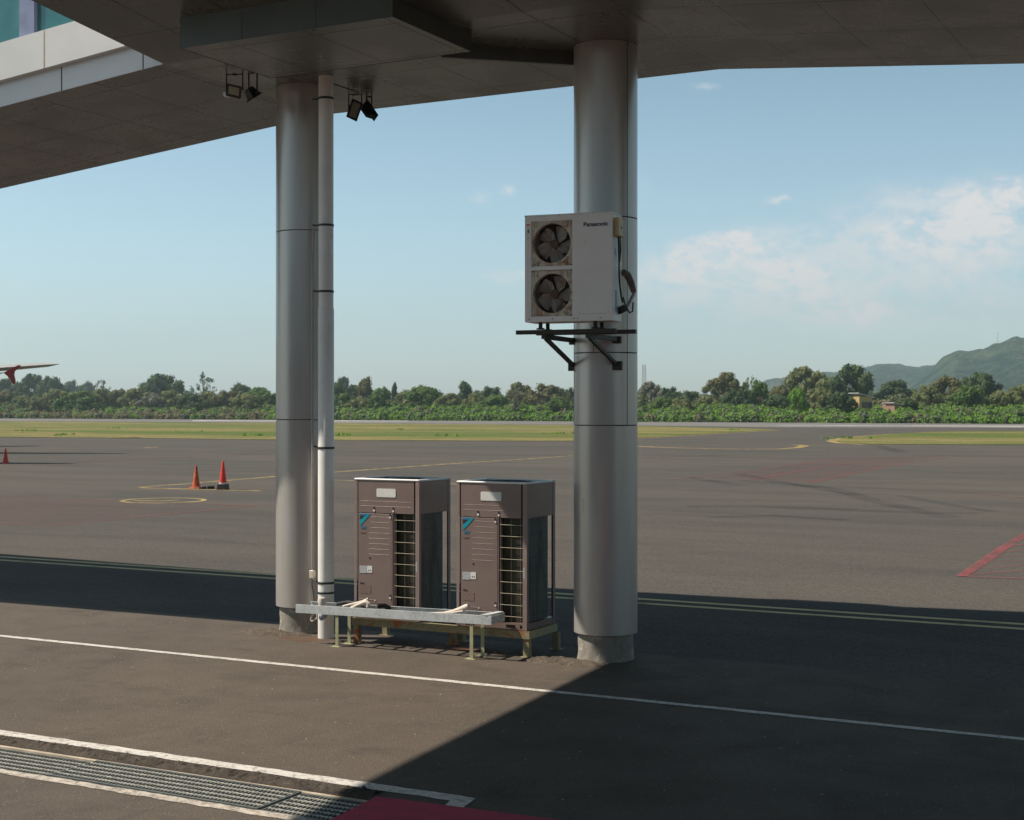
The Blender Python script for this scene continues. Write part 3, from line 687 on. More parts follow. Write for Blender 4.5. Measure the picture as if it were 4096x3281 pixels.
m = MB(); a = Vector((-8.42, 14.20, 6.92)); b = Vector((-7.20, 15.30, 6.92)); m.bar(a, b, .06, .155); o = m.build('cable_trunking', M['box_duct']); tag(o, 'grey green trunking under the soffit between box casing and big column', 'trunking')

# ------------------------------------------------------------------ columns
def column(cx, cy, rad, prad, seams, ztop, zbot, label):
    r = empty('column', (cx, cy, 0)); tag(r, label, 'column')
    prof = []
    m = MB(); zs = [zbot] + seams + [ztop]
    for i in range(len(zs) - 1):
        a = zs[i] + (.004 if i else 0); b = zs[i + 1] - (.004 if i < len(zs) - 2 else 0)
        m.lathe([(rad - .004, a), (rad, a + .004), (rad, b - .004), (rad - .004, b)], 96)
    m.build('cladding', M['clad'], r, smooth=True)
    MB().lathe([(rad - .006, zbot + .02), (rad - .006, ztop - .002)], 64).build('inner_lining', M['seam'], r, smooth=True)
    m = MB()
    # rough cast concrete foot
    n = 64; vs = []; fs = []; hs = [-.25, 0, .04, .09, .15, .21, .27, .33, .42]
    for k, z in enumerate(hs):
        for i in range(n):
            a = 2 * math.pi * i / n; q = prad + .010 * noise.noise(Vector((math.cos(a) * 2.2, math.sin(a) * 2.2, z * 7 + cx))) + .004 * noise.noise(Vector((math.cos(a) * 9, math.sin(a) * 9, z * 20)))
            if z < .05: q += .012 * (1 - z / .05 if z > 0 else 1)
            vs.append((q * math.cos(a), q * math.sin(a), z))
    for k in range(len(hs) - 1):
        for i in range(n):
            j = (i + 1) % n; fs.append((k*n+i, k*n+j, (k+1)*n+j, (k+1)*n+i))
    fs.append(tuple(range((len(hs)-1)*n, len(hs)*n))); m.add(vs, fs).build('plinth', M['concrete'], r, smooth=True)
    return r
CLx, CLy, CRx, CRy = -11.165, 15.35, -6.845, 15.22
lc = column(CLx, CLy, .365, .318, [2.72, 5.13], 7.0, .325, 'left round grey column that carries the white downpipe')
rc_ = column(CRx, CRy, .365, .318, [2.67, 3.49, 5.02], 7.0, .305, 'right round grey column that carries the wall mounted fan unit')
# vertical seams and small access panel joint of the right column
m = MB()
for ang, z0, z1 in ((-24, 2.68, 6.98), (-146, 2.68, 3.9), (-88, 3.49, 3.72)):
    a = R(ang); x = .3655 * math.cos(a); y = .3655 * math.sin(a); m.bar((x, y, z0), (x, y, z1), .006, .004, (math.cos(a), math.sin(a), 0))
m.build('vertical_seam', M['seam'], rc_)

# ------------------------------------------------------------------ downpipe and conduit on the left column
dp = empty('downpipe', (-10.53, 14.93, 0)); tag(dp, 'pale plastic downpipe strapped to the right of the left column', 'pipe')
PX, PY = 0.0, 0.0
m = MB(); m.lathe([(.093, 3.98), (.093, 7.0)], 40); m.build('upper_pipe', M['pvc'], dp, smooth=True)
m = MB(); m.lathe([(.100, 0.0), (.100, 4.10), (.094, 4.115)], 40); m.build('lower_pipe', M['pvc'], dp, smooth=True)
def Zat(y, dep=17.9): return H + (HY - y) * dep / F
for yy, rr in ((200, .095), (470, .095), (611, .095), (944, .102), (1231, .102)):
    z = Zat(yy); m = MB(); n = 24; pts = []
    for i in range(n + 1):
        a = R(-200 + 220 * i / n); pts.append((rr * math.cos(a), rr * math.sin(a) , z))
    m.tube([(-.22, .03, z + .02), (-.13, .0, z + .008)] + [p for p in pts if p[0] > -1][0:0] + [(-.10, -.01, z)], .012, 6)
    mm = MB(); mm.lathe([(rr, z - .014), (rr + .004, z - .014), (rr + .004, z + .014), (rr, z + .014)], 32, cap=False)
    mm.v += []; s = mm.build('strap', M['strap'], dp, smooth=True)
    m.build('strap_tail', M['strap'], s)
# thin conduit with its box
cd = empty('conduit', (-10.70, 14.88, 0)); tag(cd, 'thin grey conduit beside the white downpipe with a small box at its foot', 'conduit')
m = MB(); m.tube([(-.02, .06, 5.15), (-.005, .01, 4.7), (0, 0, 4.2), (0, 0, 2.4), (0, 0, .86)], .014, 10); m.build('tube', M['conduit'], cd, smooth=True)
m = MB(); m.box(-.032, .032, -.03, .03, .74, .84); m.build('junction_box', M['jbox'], cd, bevel=.006)
m = MB(); m.tube([(-.005, 0, .74), (0, -.01, .66), (.04, -.03, .55), (.07, -.05, .42), (.07, -.08, .35)], .006, 6); m.build('cable', M['cable'], cd, smooth=True)
# lagged pipe end and loop of white cable near the downpipe foot
m = MB(); q = [aty(x, y, 14.62) for x, y in ((677, 1259), (677, 1264), (679, 1270), (678, 1278))]; m.tube(q, [.042, .05, .05, .045], 14); o = m.build('pipe_stub', M['lag'], smooth=True); tag(o, 'short pale lagged pipe end standing in the cable tray beside the downpipe', 'pipe')
m = MB(); m.lathe([(.104, .555), (.106, .555), (.106, .58), (.104, .58)], 30, -10.53, 14.93, cap=False); o = m.build('dark_band', M['strap'], smooth=True); o.parent = dp; o.matrix_parent_inverse = Matrix.Translation(dp.location).inverted(); o.name = 'collar'
m = MB(); q = [aty(x, y, 14.52) for x, y in ((661, 1287), (658, 1294), (654.5, 1303), (655, 1307), (658, 1308), (663, 1304.5), (668.5, 1300.5), (667.5, 1295), (667, 1287))]; m.tube(q, .010, 8); o = m.build('cable_loop', plain('white_cable', (.74, .64, .56), .5), smooth=True); tag(o, 'loop of white cable hanging below the left end of the tray', 'cable')
m = MB(); q = [aty(x, y, 14.66) for x, y in ((684, 1288), (682, 1296), (675, 1303))]; m.tube(q, [.04, .045, .03], 12); o = m.build('hose_end', plain('blue_grey_hose', (.30, .32, .42), .5), smooth=True); tag(o, 'grey blue hose end hanging under the tray in front of the downpipe', 'hose')
# rust run-off and broken asphalt round the feet
rp = [(-10.75 + .42 * math.cos(R(a)) * (1 + .25 * math.sin(3 * R(a))), 14.72 + .16 * math.sin(R(a)) * (1 + .2 * math.cos(5 * R(a))), .004) for a in range(0, 360, 10)]
sheet('rust_stain', rp, faded('rust_stain', (.20, .085, .04), .5, 3.0, lo=.40, hi=.66), 'orange rust stain on the asphalt at the foot of the downpipe', 'stain')
rp = [(-8.7 + 1.2 * math.cos(R(a)), 14.98 + .16 * math.sin(R(a)), .005) for a in range(0, 360, 10)]
sheet('rust_stain', rp, faded('rust_stain_light', (.24, .09, .04), .6, 2.2, lo=.45, hi=.7), 'rusty run-off stain under the steel stand', 'stain')
def crumble(cx, cy, rx, ry, seed, lab):
    m = MB(); n = 44; vs = []; fs = []
    for i in range(n + 1):
        for j in range(n + 1):
            u = i / n * 2 - 1; v = j / n * 2 - 1; e = max(0, 1 - (u * u + v * v)) ; x = cx + rx * u; y = cy + ry * v
            h = noise.noise(Vector((x * 8, y * 8, seed))) * .022 + noise.noise(Vector((x * 26, y * 26, seed))) * .016
            vs.append((x, y, max(-.01, .018 * min(1, e * 2) + h * min(1, e * 3)) if e > 0.02 else -.01))
    for i in range(n):
        for j in range(n): a = i * (n + 1) + j; fs.append((a, a + n + 1, a + n + 2, a + 1))
    o = m.add(vs, fs).build('broken_asphalt', M['crumb'], smooth=True); tag(o, lab, 'ground', None, 'structure')
M['crumb'] = asphalt('crumbly_asphalt', (.11, .085, .065), (.08, .062, .048), (.15, .12, .09), s1=1.5, s2=6, fine=45, speck=True, bumpd=.012)
crumble(-7.15, 14.75, .55, .26, 4.0, 'rough crumbled asphalt at the foot of the big column')
crumble(-11.3, 14.92, .55, .24, 9.0, 'rough crumbled asphalt at the foot of the left column')

# ------------------------------------------------------------------ condenser units
def text_mesh(txt, size, name, mat, parent, loc, rot, depth=.0008, sx=1.0, bold=0.0):
    cu = bpy.data.curves.new(name, 'FONT'); cu.body = txt; cu.size = size; cu.extrude = depth; cu.offset = bold
    ob = bpy.data.objects.new('tmp_text', cu); col.objects.link(ob)
    dg = bpy.context.evaluated_depsgraph_get(); me = bpy.data.meshes.new_from_object(ob.evaluated_get(dg)); bpy.data.objects.remove(ob)
    me.name = name; me.materials.clear(); me.materials.append(mat); o = bpy.data.objects.new(name, me); col.objects.link(o)
    o.parent = parent; o.location = loc; o.rotation_euler = rot; o.scale = (sx, 1, 1); return o
def rrect(x0, x1, z0, z1, r, n=5):
    pts = []
    for (cx, cz, a0) in ((x1 - r, z0 + r, -90), (x1 - r, z1 - r, 0), (x0 + r, z1 - r, 90), (x0 + r, z0 + r, 180)):
        for i in range(n + 1):
            a = R(a0 + 90 * i / n); pts.append((cx + r * math.cos(a), cz + r * math.sin(a)))
    return pts
def plate(m, pts, y, t): m.prism([(x, y, z) for x, z in pts], (0, -t, 0))
UW, UD, UH = .93, .74, 1.70
def make_unit():
    r = empty('condenser_unit')
    # base tray with fork slots
    m = MB(); y0 = .0; zz = .075
    segs = [(0, .12), (.24, .66), (.78, .84), (.87, UW)]
    for a, b in segs: m.box(a, b, 0.004, .02, 0, zz)
    m.box(0.12, .87, .004, .02, .055, zz); m.box(.12, .87, .004, .02, 0, .014)
    m.box(0, UW, .0205, UD, zz - .012, zz - .002); m.box(UW - .02, UW - .004, .0205, UD - .02, 0, zz - .013); m.box(.004, .02, .0205, UD - .02, 0, zz - .013); m.box(0.02, UW - .02, UD - .02, UD - .004, 0, zz - .013)
    m.build('base', M['unit'], r)
    # four corner posts, angle section
    for (px_, py_, sx_, sy_) in ((0, 0, 1, 1), (UW, 0, -1, 1), (0, UD, 1, -1), (UW, UD, -1, -1)):
        m = MB(); w1, w2, t = (.036, .036, .003)
        if px_ == UW and py_ == 0: w1, w2 = .052, .045
        if px_ == UW and py_ > 0: w1, w2 = .05, .055
        def bx(xa, xb, ya, yb): m.box(min(xa, xb), max(xa, xb), min(ya, yb), max(ya, yb), .0, UH - .0205)
        bx(px_, px_ + sx_ * w1, py_, py_ + sy_ * t); bx(px_, px_ + sx_ * t, py_ + sy_ * t, py_ + sy_ * w2)
        m.build('corner_post', M['unit_post'], r)
    # upper shroud panels
    def panel(m, x0, x1, z0, z1, y, t=.012): m.box(x0, x1, y - t, y, z0, z1)
    m = MB(); panel(m, .058, .856, 1.285, UH - .022, .016); 
    for z in (1.425, 1.365): m.box(.085, .82, .0025, .0045, z - .0022, z + .0022)
    m.build('upper_panel', M['unit'], r, bevel=.003)
    m = MB(); m.box(UW - .018, UW - .004, .055, UD - .045, 1.285, UH - .022); m.build('upper_side_panel', M['unit'], r, bevel=.003)
    m = MB(); m.box(.004, .018, .055, UD - .045, 1.285, UH - .022); m.build('upper_side_panel', M['unit'], r, bevel=.003)
    m = MB(); m.box(.05, UW - .05, UD - .018, UD - .004, 1.285, UH - .022); m.build('rear_panel', M['unit'], r, bevel=.003)
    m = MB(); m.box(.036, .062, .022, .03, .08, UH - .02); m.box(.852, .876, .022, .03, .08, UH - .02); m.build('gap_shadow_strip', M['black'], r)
    # service door
    m = MB(); panel(m, .058, .546, .085, 1.275, .016)
    zz = [1.235, 1.17, 1.105, 1.04, .975, .91, .845, .78]
    for i, z in enumerate(zz):
        xa = .235 if i in (0, 1, 2) else .21
        m.box(xa, .505, .0027, .0045, z - .002, z + .002)
    m.box(.07, .28, .0, .004, .225, .229)
    d = m.build('service_door', M['unit'], r, bevel=.002)
    # screws
    for (x, z, q) in ((.29, 1.313, .013), (.565, 1.313, .013), (.52, 1.235, .012), (.52, .265, .012), (.52, .13, .012), (.30, .222, .009)):
        m = MB(); m.tube([(x, .006, z), (x, -.004, z)], q, 10); m.build('screw', M['screw'], r)
    for (x, z, q) in ((.29, 1.342, .016), (.565, 1.342, .016), (.52, 1.262, .015), (.52, .292, .015), (.52, .157, .015), (.225, .735, .012)):
        m = MB(); m.tube([(x, .0055, z), (x, .0005, z)], q, 10); m.build('screw_recess', M['ink'], r)
    # name plate, logo, labels
    m = MB(); plate(m, rrect(.325, .60, 1.478, 1.582, .014), .003, .004); m.build('blank_nameplate', M['label_w'], r)
    lg = MB(); lg.prism([(.085, .003, 1.272), (.232, .003, 1.272), (.222, .003, 1.248), (.085, .003, 1.248)], (0, -.0025, 0)); lo = lg.build('logo', M['blue_logo'], r)
    lg = MB(); lg.prism([(.232, .003, 1.262), (.165, .003, 1.247), (.085, .003, 1.185), (.085, .003, 1.13), (.10, .003, 1.132)], (0, -.003, 0)); lg.build('logo_stripe', M['teal'], lo)
    lg = MB(); lg.prism([(.085, .003, 1.2465), (.148, .003, 1.2465), (.085, .003, 1.198)], (0, -.0035, 0)); lg.build('logo_corner', M['ink'], lo)
    text_mesh('VRV', .042, 'lettering', M['blue_logo'], r, (.095, .0005, 1.085), (R(90), 0, 0), bold=.002)
    text_mesh('INVERTER', .018, 'lettering', plain('faded_print', (.13, .095, .085), .6), r, (.09, .0005, 1.03), (R(90), 0, 0))
    text_mesh('R410A', .022, 'lettering', M['ink'], r, (.085, .0005, .415), (R(90), 0, 0), bold=.001)
    m = MB(); plate(m, [(.08, .635), (.185, .635), (.185, .548), (.08, .542)], .003, .003); m.build('grey_label', M['label_g'], r)
    m = MB(); plate(m, rrect(.188, .262, .555, .638, .008), .003, .003); lb = m.build('white_label', M['label_w'], r)
    m = MB()
    for xx in (.212, .238): m.prism([(xx - .008, -.0002, .590), (xx + .008, -.0002, .590), (xx, -.0002, .568)], (0, -.001, 0))
    m.build('label_symbols', M['ink'], lb)
    m = MB(); plate(m, [(.085, .40), (.24, .40), (.24, .30), (.085, .30)], .003, .0022); m.build('faded_label', plain('faded_brown_label', (.185, .125, .10), .6, 0, .3, 60), r)
    # grille opening: frame strips, coil, wire guard
    m = MB(); m.box(.553, .561, .004, .03, .085, 1.28); m.box(.574, .582, .012, .03, .085, 1.28); m.build('grille_frame', M['unit_post'], r)
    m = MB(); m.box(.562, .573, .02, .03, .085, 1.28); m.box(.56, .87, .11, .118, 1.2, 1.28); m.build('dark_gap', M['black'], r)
    m = MB(); m.box(.584, .86, .085, .125, .08, 1.284); m.build('front_coil', M['coil'], r)
    for k in range(9): m = MB(); m.box(.60, .84, .082, .0845, .15 + .132 * k, .16 + .132 * k); m.build('coil_bracket', M['black'], r)
    m = MB(); m.box(UW - .07, UW - .03, .065, .60, .08, 1.284); m.tube([(UW - .085, .10, .085), (UW - .085, .10, 1.28)], .03, 16); m.build('side_coil', M['coil_side'], r, smooth=False)
    m = MB(); m.box(.06, .78, UD - .08, UD - .03, .08, 1.284); m.build('rear_coil', M['coil'], r)
    m = MB(); m.box(.03, .06, .06, UD - .05, .08, 1.284); m.build('left_coil', M['coil_side'], r)
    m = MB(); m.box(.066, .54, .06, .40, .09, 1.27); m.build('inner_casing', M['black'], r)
    m = MB()
    for k in range(10):
        z = 1.205 - .132 * k
        if z < .1: break
        x0_ = .578 if k != 4 else .556; x1_ = .868 if k != 4 else .884
        m.tube([(x0_, .010, z), (x1_, .010, z)], .0028, 8)
    for x in (.60, .72, .84): m.tube([(x, .016, .09), (x, .016, 1.275)], .0010, 5)
    m.build('wire_guard', M['wire'], r)
    m = MB()
    for k in range(24): m.tube([(UW - .012, .075 + .03 * k, .09), (UW - .012, .075 + .03 * k, 1.275)] if k < 16 else [(UW - .03, .08, .09), (UW - .03, .08, .1)], .0014, 4)
    for k in range(9): m.tube([(UW - .010, .05, .17 + .132 * k), (UW - .010, UD - .19, .17 + .132 * k)], .0018, 4)
    m.build('side_guard', M['strap'], r)
    m = MB(); m.box(UW - .012, UW - .006, UD - .20, UD - .135, .10, 1.275); 
    # top rim and fan guard
    m = MB(); t = .05
    m.box(0, UW, -.006, t, UH - .02, UH); m.box(0, UW, UD - t, UD + .004, UH - .02, UH); m.box(0, t, t, UD - t, UH - .02, UH); m.box(UW - t, UW, t, UD - t, UH - .02, UH)
    m.build('top_rim', M['rim'], r, bevel=.007)
    m = MB(); m.box(t, UW - t, t, UD - t, UH - .10, UH - .09); m.build('top_deck', M['fan_dark'], r)
    m = MB(); cxx, cyy = UW / 2, UD / 2
    for q in range(12):
        rr = .03 + .025 * q; m.tube([(cxx + rr * math.cos(R(a)), cyy + rr * math.sin(R(a)), UH - .012) for a in range(0, 361, 12)], .0022, 4, cap=False)
    for a in range(0, 360, 30): m.tube([(cxx, cyy, UH - .014), (cxx + .33 * math.cos(R(a)), cyy + .33 * math.sin(R(a)), UH - .014)], .003, 4)
    m.build('fan_guard', M['fan_dark'], r)
    m = MB()
    for b_ in range(4):
        a0 = b_ * 90
        for i in range(5):
            aa = R(a0 + i * 12); ab = R(a0 + i * 12 + 12)
            m.add([(cxx + .06 * math.cos(aa), cyy + .06 * math.sin(aa), UH - .05 - i * .006), (cxx + .31 * math.cos(aa), cyy + .31 * math.sin(aa), UH - .04 - i * .008), (cxx + .31 * math.cos(ab), cyy + .31 * math.sin(ab), UH - .048 - i * .008), (cxx + .06 * math.cos(ab), cyy + .06 * math.sin(ab), UH - .056 - i * .006)], [(0, 1, 2, 3)])
    m.lathe([(.07, UH - .09), (.07, UH - .03), (.04, UH - .025)], 20, cxx, cyy); m.build('fan', M['fan_dark'], r)
    m = MB(); m.box(.885, .905, -.0012, .0002, .60, .72); m.build('post_sticker', M['label_g'], r)
    return r
ua = make_unit(); ua.location = (-10.02, 14.80, .31); tag(ua, 'left brown condenser cabinet on the rusty frame, next to the downpipe', 'condenser', 'twin brown condensers on the frame')
ub = copy_tree(ua); ub.location = (-8.575, 14.80, .31); tag(ub, 'right brown condenser cabinet on the rusty frame, nearest the big column', 'condenser')
for ch in ub.children: ch['label'] = ch.get('label', '') or None
for ch in ub.children:
    if 'label' in ch: del ch['label']

# steel stand under the units
st = empty('steel_stand', (-8.9, 15.15, 0)); tag(st, 'rusty olive steel stand carrying the two brown condensers', 'stand')
m = MB(); x0, x1, y0, y1, z0, z1 = -10.05, -7.615, 14.80, 15.53, .215, .305
def chan(m, a, b, up=.09, wd=.045):
    m.bar((a[0], a[1], z0 + up / 2), (b[0], b[1], z0 + up / 2), .006, up)
    m.bar((a[0], a[1], z1 - .004), (b[0], b[1], z1 - .004), wd, .007)
m.box(x0, x1, y0, y0 + .006, z0, z1); m.box(x0, x1, y0 + .006, y0 + .055, z1 - .007, z1); m.box(x0, x1, y0 + .006, y0 + .04, z0, z0 + .006)
m.box(x0, x1, y1 - .006, y1, z0, z1); m.box(x0, x1, y1 - .055, y1 - .006, z1 - .007, z1)
for x in (x0, -9.02, -8.60, x1 - .05):
    m.box(x + .002, x + .048, y0 + .0565, y1 - .0565, z1 - .0075, z1 - .0005); m.box(x + .020, x + .026, y0 + .0565, y1 - .0565, z0, z1 - .008)
wpart(m, 'frame', M['frame'], st)
m = MB(); m.box(x1 + .0005, x1 + .006, y0 + .002, y1 - .002, z0, z1 - .001); wpart(m, 'end_rail', M['post_green'], st)
for (x, y) in ((x0 + .01, y0 + .01), (-8.93, y0 + .42), (x1 - .085, y0 + .012), (x0 + .01, y1 - .08), (-8.93, y1 - .09), (x1 - .03, y1 - .07)):
    m = MB(); m.box(x, x + .075, y, y + .006, .008, z0 - .0005); m.box(x, x + .006, y + .006, y + .07, .008, z0 - .0005); m.box(x + .069, x + .075, y + .006, y + .07, .008, z0 - .0005)
    m.box(x - .03, x + .105, y - .03, y + .1, 0.0, .008)
    wpart(m, 'leg', M['frame'], st)

# cable tray on posts
ct = empty('cable_tray', (-9.25, 14.6, .5)); tag(ct, 'galvanised ladder cable tray standing in front of the brown condensers', 'cable tray')
TX0, TX1 = -10.62, -7.90; ty0, ty1 = 14.42, 14.74
def tz(x): return .372 + (x - TX0) / (TX1 - TX0) * .038
def rail(y, s):
    m = MB(); a, b = TX0, TX1 
    m.hexa([(a, y, tz(a)), (b, y, tz(b)), (b, y + .003, tz(b)), (a, y + .003, tz(a)), (a, y, tz(a) + .10), (b, y, tz(b) + .10), (b, y + .003, tz(b) + .10), (a, y + .003, tz(a) + .10)])
    yy0, yy1 = (y + .0031, y + .024) if s > 0 else (y - .021, y - .0001)
    for dz in (.0, .097):
        m.hexa([(a, yy0, tz(a) + dz), (b, yy0, tz(b) + dz), (b, yy1, tz(b) + dz), (a, yy1, tz(a) + dz), (a, yy0, tz(a) + dz + .003), (b, yy0, tz(b) + dz + .003), (b, yy1, tz(b) + dz + .003), (a, yy1, tz(a) + dz + .003)])
    return m
wpart(rail(ty0, 1), 'side_rail', M['galv'], ct)
m = rail(ty1, -1); wpart(m, 'side_rail', M['galv'], ct)
for k in range(10):
    x = TX0 + .12 + k * .29
    if x > TX1 - .05: break
    m = MB(); m.box(x, x + .04, ty0 + .0245, ty1 - .0215, tz(x) + .004, tz(x) + .022); wpart(m, 'rung', M['galv'], ct)
m = MB(); m.bar((TX1 - .10, ty0 + .0, tz(TX1) + .106), (TX1 - .055, ty1 + .01, tz(TX1) + .108), .085, .006); wpart(m, 'end_plate', M['galv'], ct)
m = MB(); m.bar((TX1 - .012, ty0 + .03, tz(TX1) + .05), (TX1 - .012, ty1 - .03, tz(TX1) + .05), .004, .080); wpart(m, 'end_channel', M['galv'], ct)
for x in (-10.02, -8.165):
    for y in (ty0 + .01, ty1 - .05):
        m = MB(); m.box(x - .022, x + .022, y, y + .006, .006, tz(x) - .001); m.box(x - .022, x - .016, y + .0061, y + .04, .006, tz(x) - .001); m.box(x - .07, x + .055, y - .04, y + .05, 0, .0058); m.build
        wpart(m, 'post', M['post_green'], ct)
# lagged pipes in the tray
for k, (pts, rr, lab) in enumerate((
    ([aty(x, y, 14.60) for x, y in ((722, 1277), (735, 1273.5), (750, 1270), (765, 1266), (773, 1262), (776, 1260))], .015, 'pale lagged pipe rising out of the tray at the left condenser'),
    ([aty(x, y, 14.56) for x, y in ((740, 1281), (752, 1275), (764, 1270), (772, 1267), (776, 1271), (775, 1279))], .024, 'short pale lagged pipe bend beside the left condenser'),
    ([aty(x, y, 14.58) for x, y in ((935, 1290), (955, 1287), (968, 1283.5), (980, 1279), (987, 1276))], [.012, .022, .030, .036, .030], 'thick pale lagged pipe in the tray at the right condenser'),
    ([aty(x, y, 14.52) for x, y in ((905, 1291), (930, 1290.5), (955, 1290), (975, 1287))], .012, 'thin pale lagged pipe lying in the right half of the tray'))):
    m = MB(); m.tube(pts, rr, 14); o = m.build('lagged_pipe', M['lag'], smooth=True); tag(o, lab, 'pipe', 'lagged pipes in the cable tray')
m = MB(); m.tube([(-9.55, 14.60, .50), (-9.49, 14.66, .50), (-9.45, 14.72, .46)], .03, 10); o = m.build('black_elbow', M['rubber'], smooth=True); tag(o, 'black rubber pipe elbow under the left pale pipe', 'pipe')
m = MB(); m.tube([(-10.2, 14.7, .47), (-10.05, 14.70, .50), (-9.9, 14.70, .49), (-9.75, 14.70, .46)], .024, 10); o = m.build('black_hose', M['rubber'], smooth=True); tag(o, 'black hose lying in the tray just right of the downpipe', 'hose')

# ------------------------------------------------------------------ wall mounted twin fan unit
SPL = Vector((-7.245, 13.98, 3.795)); SR = R(7.5)
sp = empty('fan_unit', SPL, SR); tag(sp, 'cream twin fan air conditioner unit bracketed high on the right column', 'air conditioner')
SW, SD, SH = .985, .36, 1.155
m = MB(); m.box(.0, SW, .012, SD, 0.0, SH - .02)
# hollow front built from pieces round the fan squares
m = MB(); fx0, fx1 = .075, .54
m.box(0, fx0, 0, .02, 0, SH - .02); m.box(fx1, SW, 0, .02, 0, SH - .02); m.box(fx0, fx1, 0, .02, 0, .06); m.box(fx0, fx1, 0, .02, .555, .60); m.box(fx0, fx1, 0, .02, 1.085, SH - .02)
m.box(0, .015, .0201, SD, 0, SH - .02); m.box(SW - .015, SW, .0201, SD, 0, SH - .02); m.box(.0151, SW - .0151, SD - .015, SD, 0, SH - .02); m.box(.0151, SW - .0151, .0201, SD - .0151, 0, .015)
m.box(.60, .606, .0201, SD - .0151, .016, SH - .02)
m.build('casing', M['split'], sp, bevel=.0025)
m = MB(); m.box(-.004, SW + .004, -.006, SD + .004, SH - .0195, SH); m.build('lid', M['split'], sp, bevel=.004)
for cz in (.305, .845):
    cx_ = (fx0 + fx1) / 2; rr = .213
    # grille plate with round opening
    m = MB(); n = 48; sq = []
    for i in range(n):
        a = 2 * math.pi * i / n; c_, s_ = math.cos(a), math.sin(a); k = min(.2315 / max(abs(c_), 1e-6), .2435 / max(abs(s_), 1e-6)); sq.append((cx_ + c_ * k, cz + s_ * k))
    vs = []; fs = []
    for i in range(n):
        a = 2 * math.pi * i / n
        vs += [(sq[i][0], .006, sq[i][1]), (cx_ + rr * math.cos(a), .004, cz + rr * math.sin(a)), (cx_ + rr * math.cos(a), .07, cz + rr * math.sin(a))]
    for i in range(n):
        j = (i + 1) % n; fs += [(3*i, 3*j, 3*j+1, 3*i+1), (3*i+1, 3*j+1, 3*j+2, 3*i+2)]
    m.add(vs, fs)
    for q in (-1, 1):
        for t_ in (.17, .205): m.box(cx_ + q * t_ - .005, cx_ + q * t_ + .005, -.003, .0035, cz - .238, cz - .17); m.box(cx_ + q * t_ - .005, cx_ + q * t_ + .005, -.003, .0035, cz + .17, cz + .238)
    pl = m.build('grille_plate', M['rust_cream'], sp, label='rust streaked square plate round a fan')
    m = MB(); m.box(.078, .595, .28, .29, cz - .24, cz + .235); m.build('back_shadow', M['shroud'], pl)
    # fan
    m = MB()
    for b_ in range(5):
        a0 = b_ * 72 + (10 if cz > .5 else 18); P = []
        for i in range(7):
            t_ = i / 6
            for rad_, sweep in ((.045, 0), (.13, 14), (.20, 32)):
                a = R(a0 + sweep + t_ * 66 * (1 - .25 * (rad_ > .15))); P.append((cx_ + rad_ * math.cos(a), .11 + .05 * t_ , cz + rad_ * math.sin(a)))
        m.add(P, [(3*i+j, 3*i+j+1, 3*i+j+4, 3*i+j+3) for i in range(6) for j in range(2)])
    fo = m.build('fan', M['fan'], sp, smooth=True)
    m = MB(); m.tube([(cx_, .09, cz), (cx_, .15, cz)], [.045, .05], 20); m.build('hub', M['guard'], fo, smooth=True)
    m = MB()
    for q in range(1, 13): 
        r_ = .017 * q; m.tube([(cx_ + r_ * math.cos(R(a)), -.004, cz + r_ * math.sin(R(a))) for a in range(0, 361, 15)], .0010, 4, cap=False)
    for a in range(0, 180, 30): m.tube([(cx_ - .21 * math.cos(R(a)), -.002, cz - .21 * math.sin(R(a))), (cx_ + .21 * math.cos(R(a)), -.002, cz + .21 * math.sin(R(a)))], .0018, 4)
    m.build('fan_guard', M['guard'], sp)
text_mesh('Panasonic', .062, 'brand_lettering', plain('navy_print', (.015, .03, .06), .5), sp, (.665, -.0006, 1.008), (R(90), 0, 0), bold=.0022, sx=1.12)
m = MB(); m.box(.615, .93, -.0006, .0, .075, .078); m.box(.615, .618, -.0006, .0, .075, .10); m.build('panel_outline', M['joint'], sp)
m = MB()
for x in (.05, .32, .56, .60, .86): m.tube([(x, .004, .03), (x, -.003, .03)], .007, 8)
for x in (.40, .52, .78): m.tube([(x, -.004, SH - .008), (x, -.009, SH - .008)], .006, 8)
m.build('screws', M['guard'], sp)
m = MB(); m.box(.012, .062, -.0008, 0, .88, 1.04); lb = m.build('warning_label', M['label_w'], sp)
m = MB(); m.box(.014, .060, -.0014, -.0009, 1.045, 1.058); m.build('red_strip', M['cone'], lb)
m = MB(); m.prism([(.028, -.0009, .985), (.050, -.0009, 1.012), (.044, -.0009, .985), (.052, -.0009, .975), (.034, -.0009, .955), (.036, -.0009, .975)], (0, -.0005, 0)); m.box(.024, .050, -.0014, -.0009, .905, .908); m.build('label_symbols', M['ink'], lb)
m = MB(); m.box(SW, SW + .0008, .10, .19, .10, .33); m.build('side_label', plain('pale_blue_label', (.33, .42, .48), .5, 0, .3, 40), sp)
m = MB(); m.box(SW, SW + .0008, .09, .15, .70, .78); m.build('side_sticker', plain('pale_sticker', (.48, .52, .60), .5, 0, .15, 30), sp)
m = MB(); m.box(SW + .001, SW + .055, .05, .25, .90, 1.10); iso = m.build('isolator_box', M['iso'], sp, bevel=.012)
m = MB(); m.box(SW + .0555, SW + .058, .15, .19, .985, 1.01); m.build('switch', M['ink'], iso)
def cab(name, pts, r_, mat, lab=None): 
    m = MB(); m.tube([(SW + a, b, c) for a, b, c in pts], r_, 8); return m.build(name, mat, sp, smooth=True)
cab('cable', [(.03, .13, .90), (.035, .13, .78), (.03, .16, .66), (.03, .16, .50), (.035, .17, .38), (.04, .20, .28), (.05, .22, .20)], .010, M['cable'])
cab('cable', [(.03, .20, .90), (.035, .20, .76), (.03, .18, .64)], .009, M['cable'])
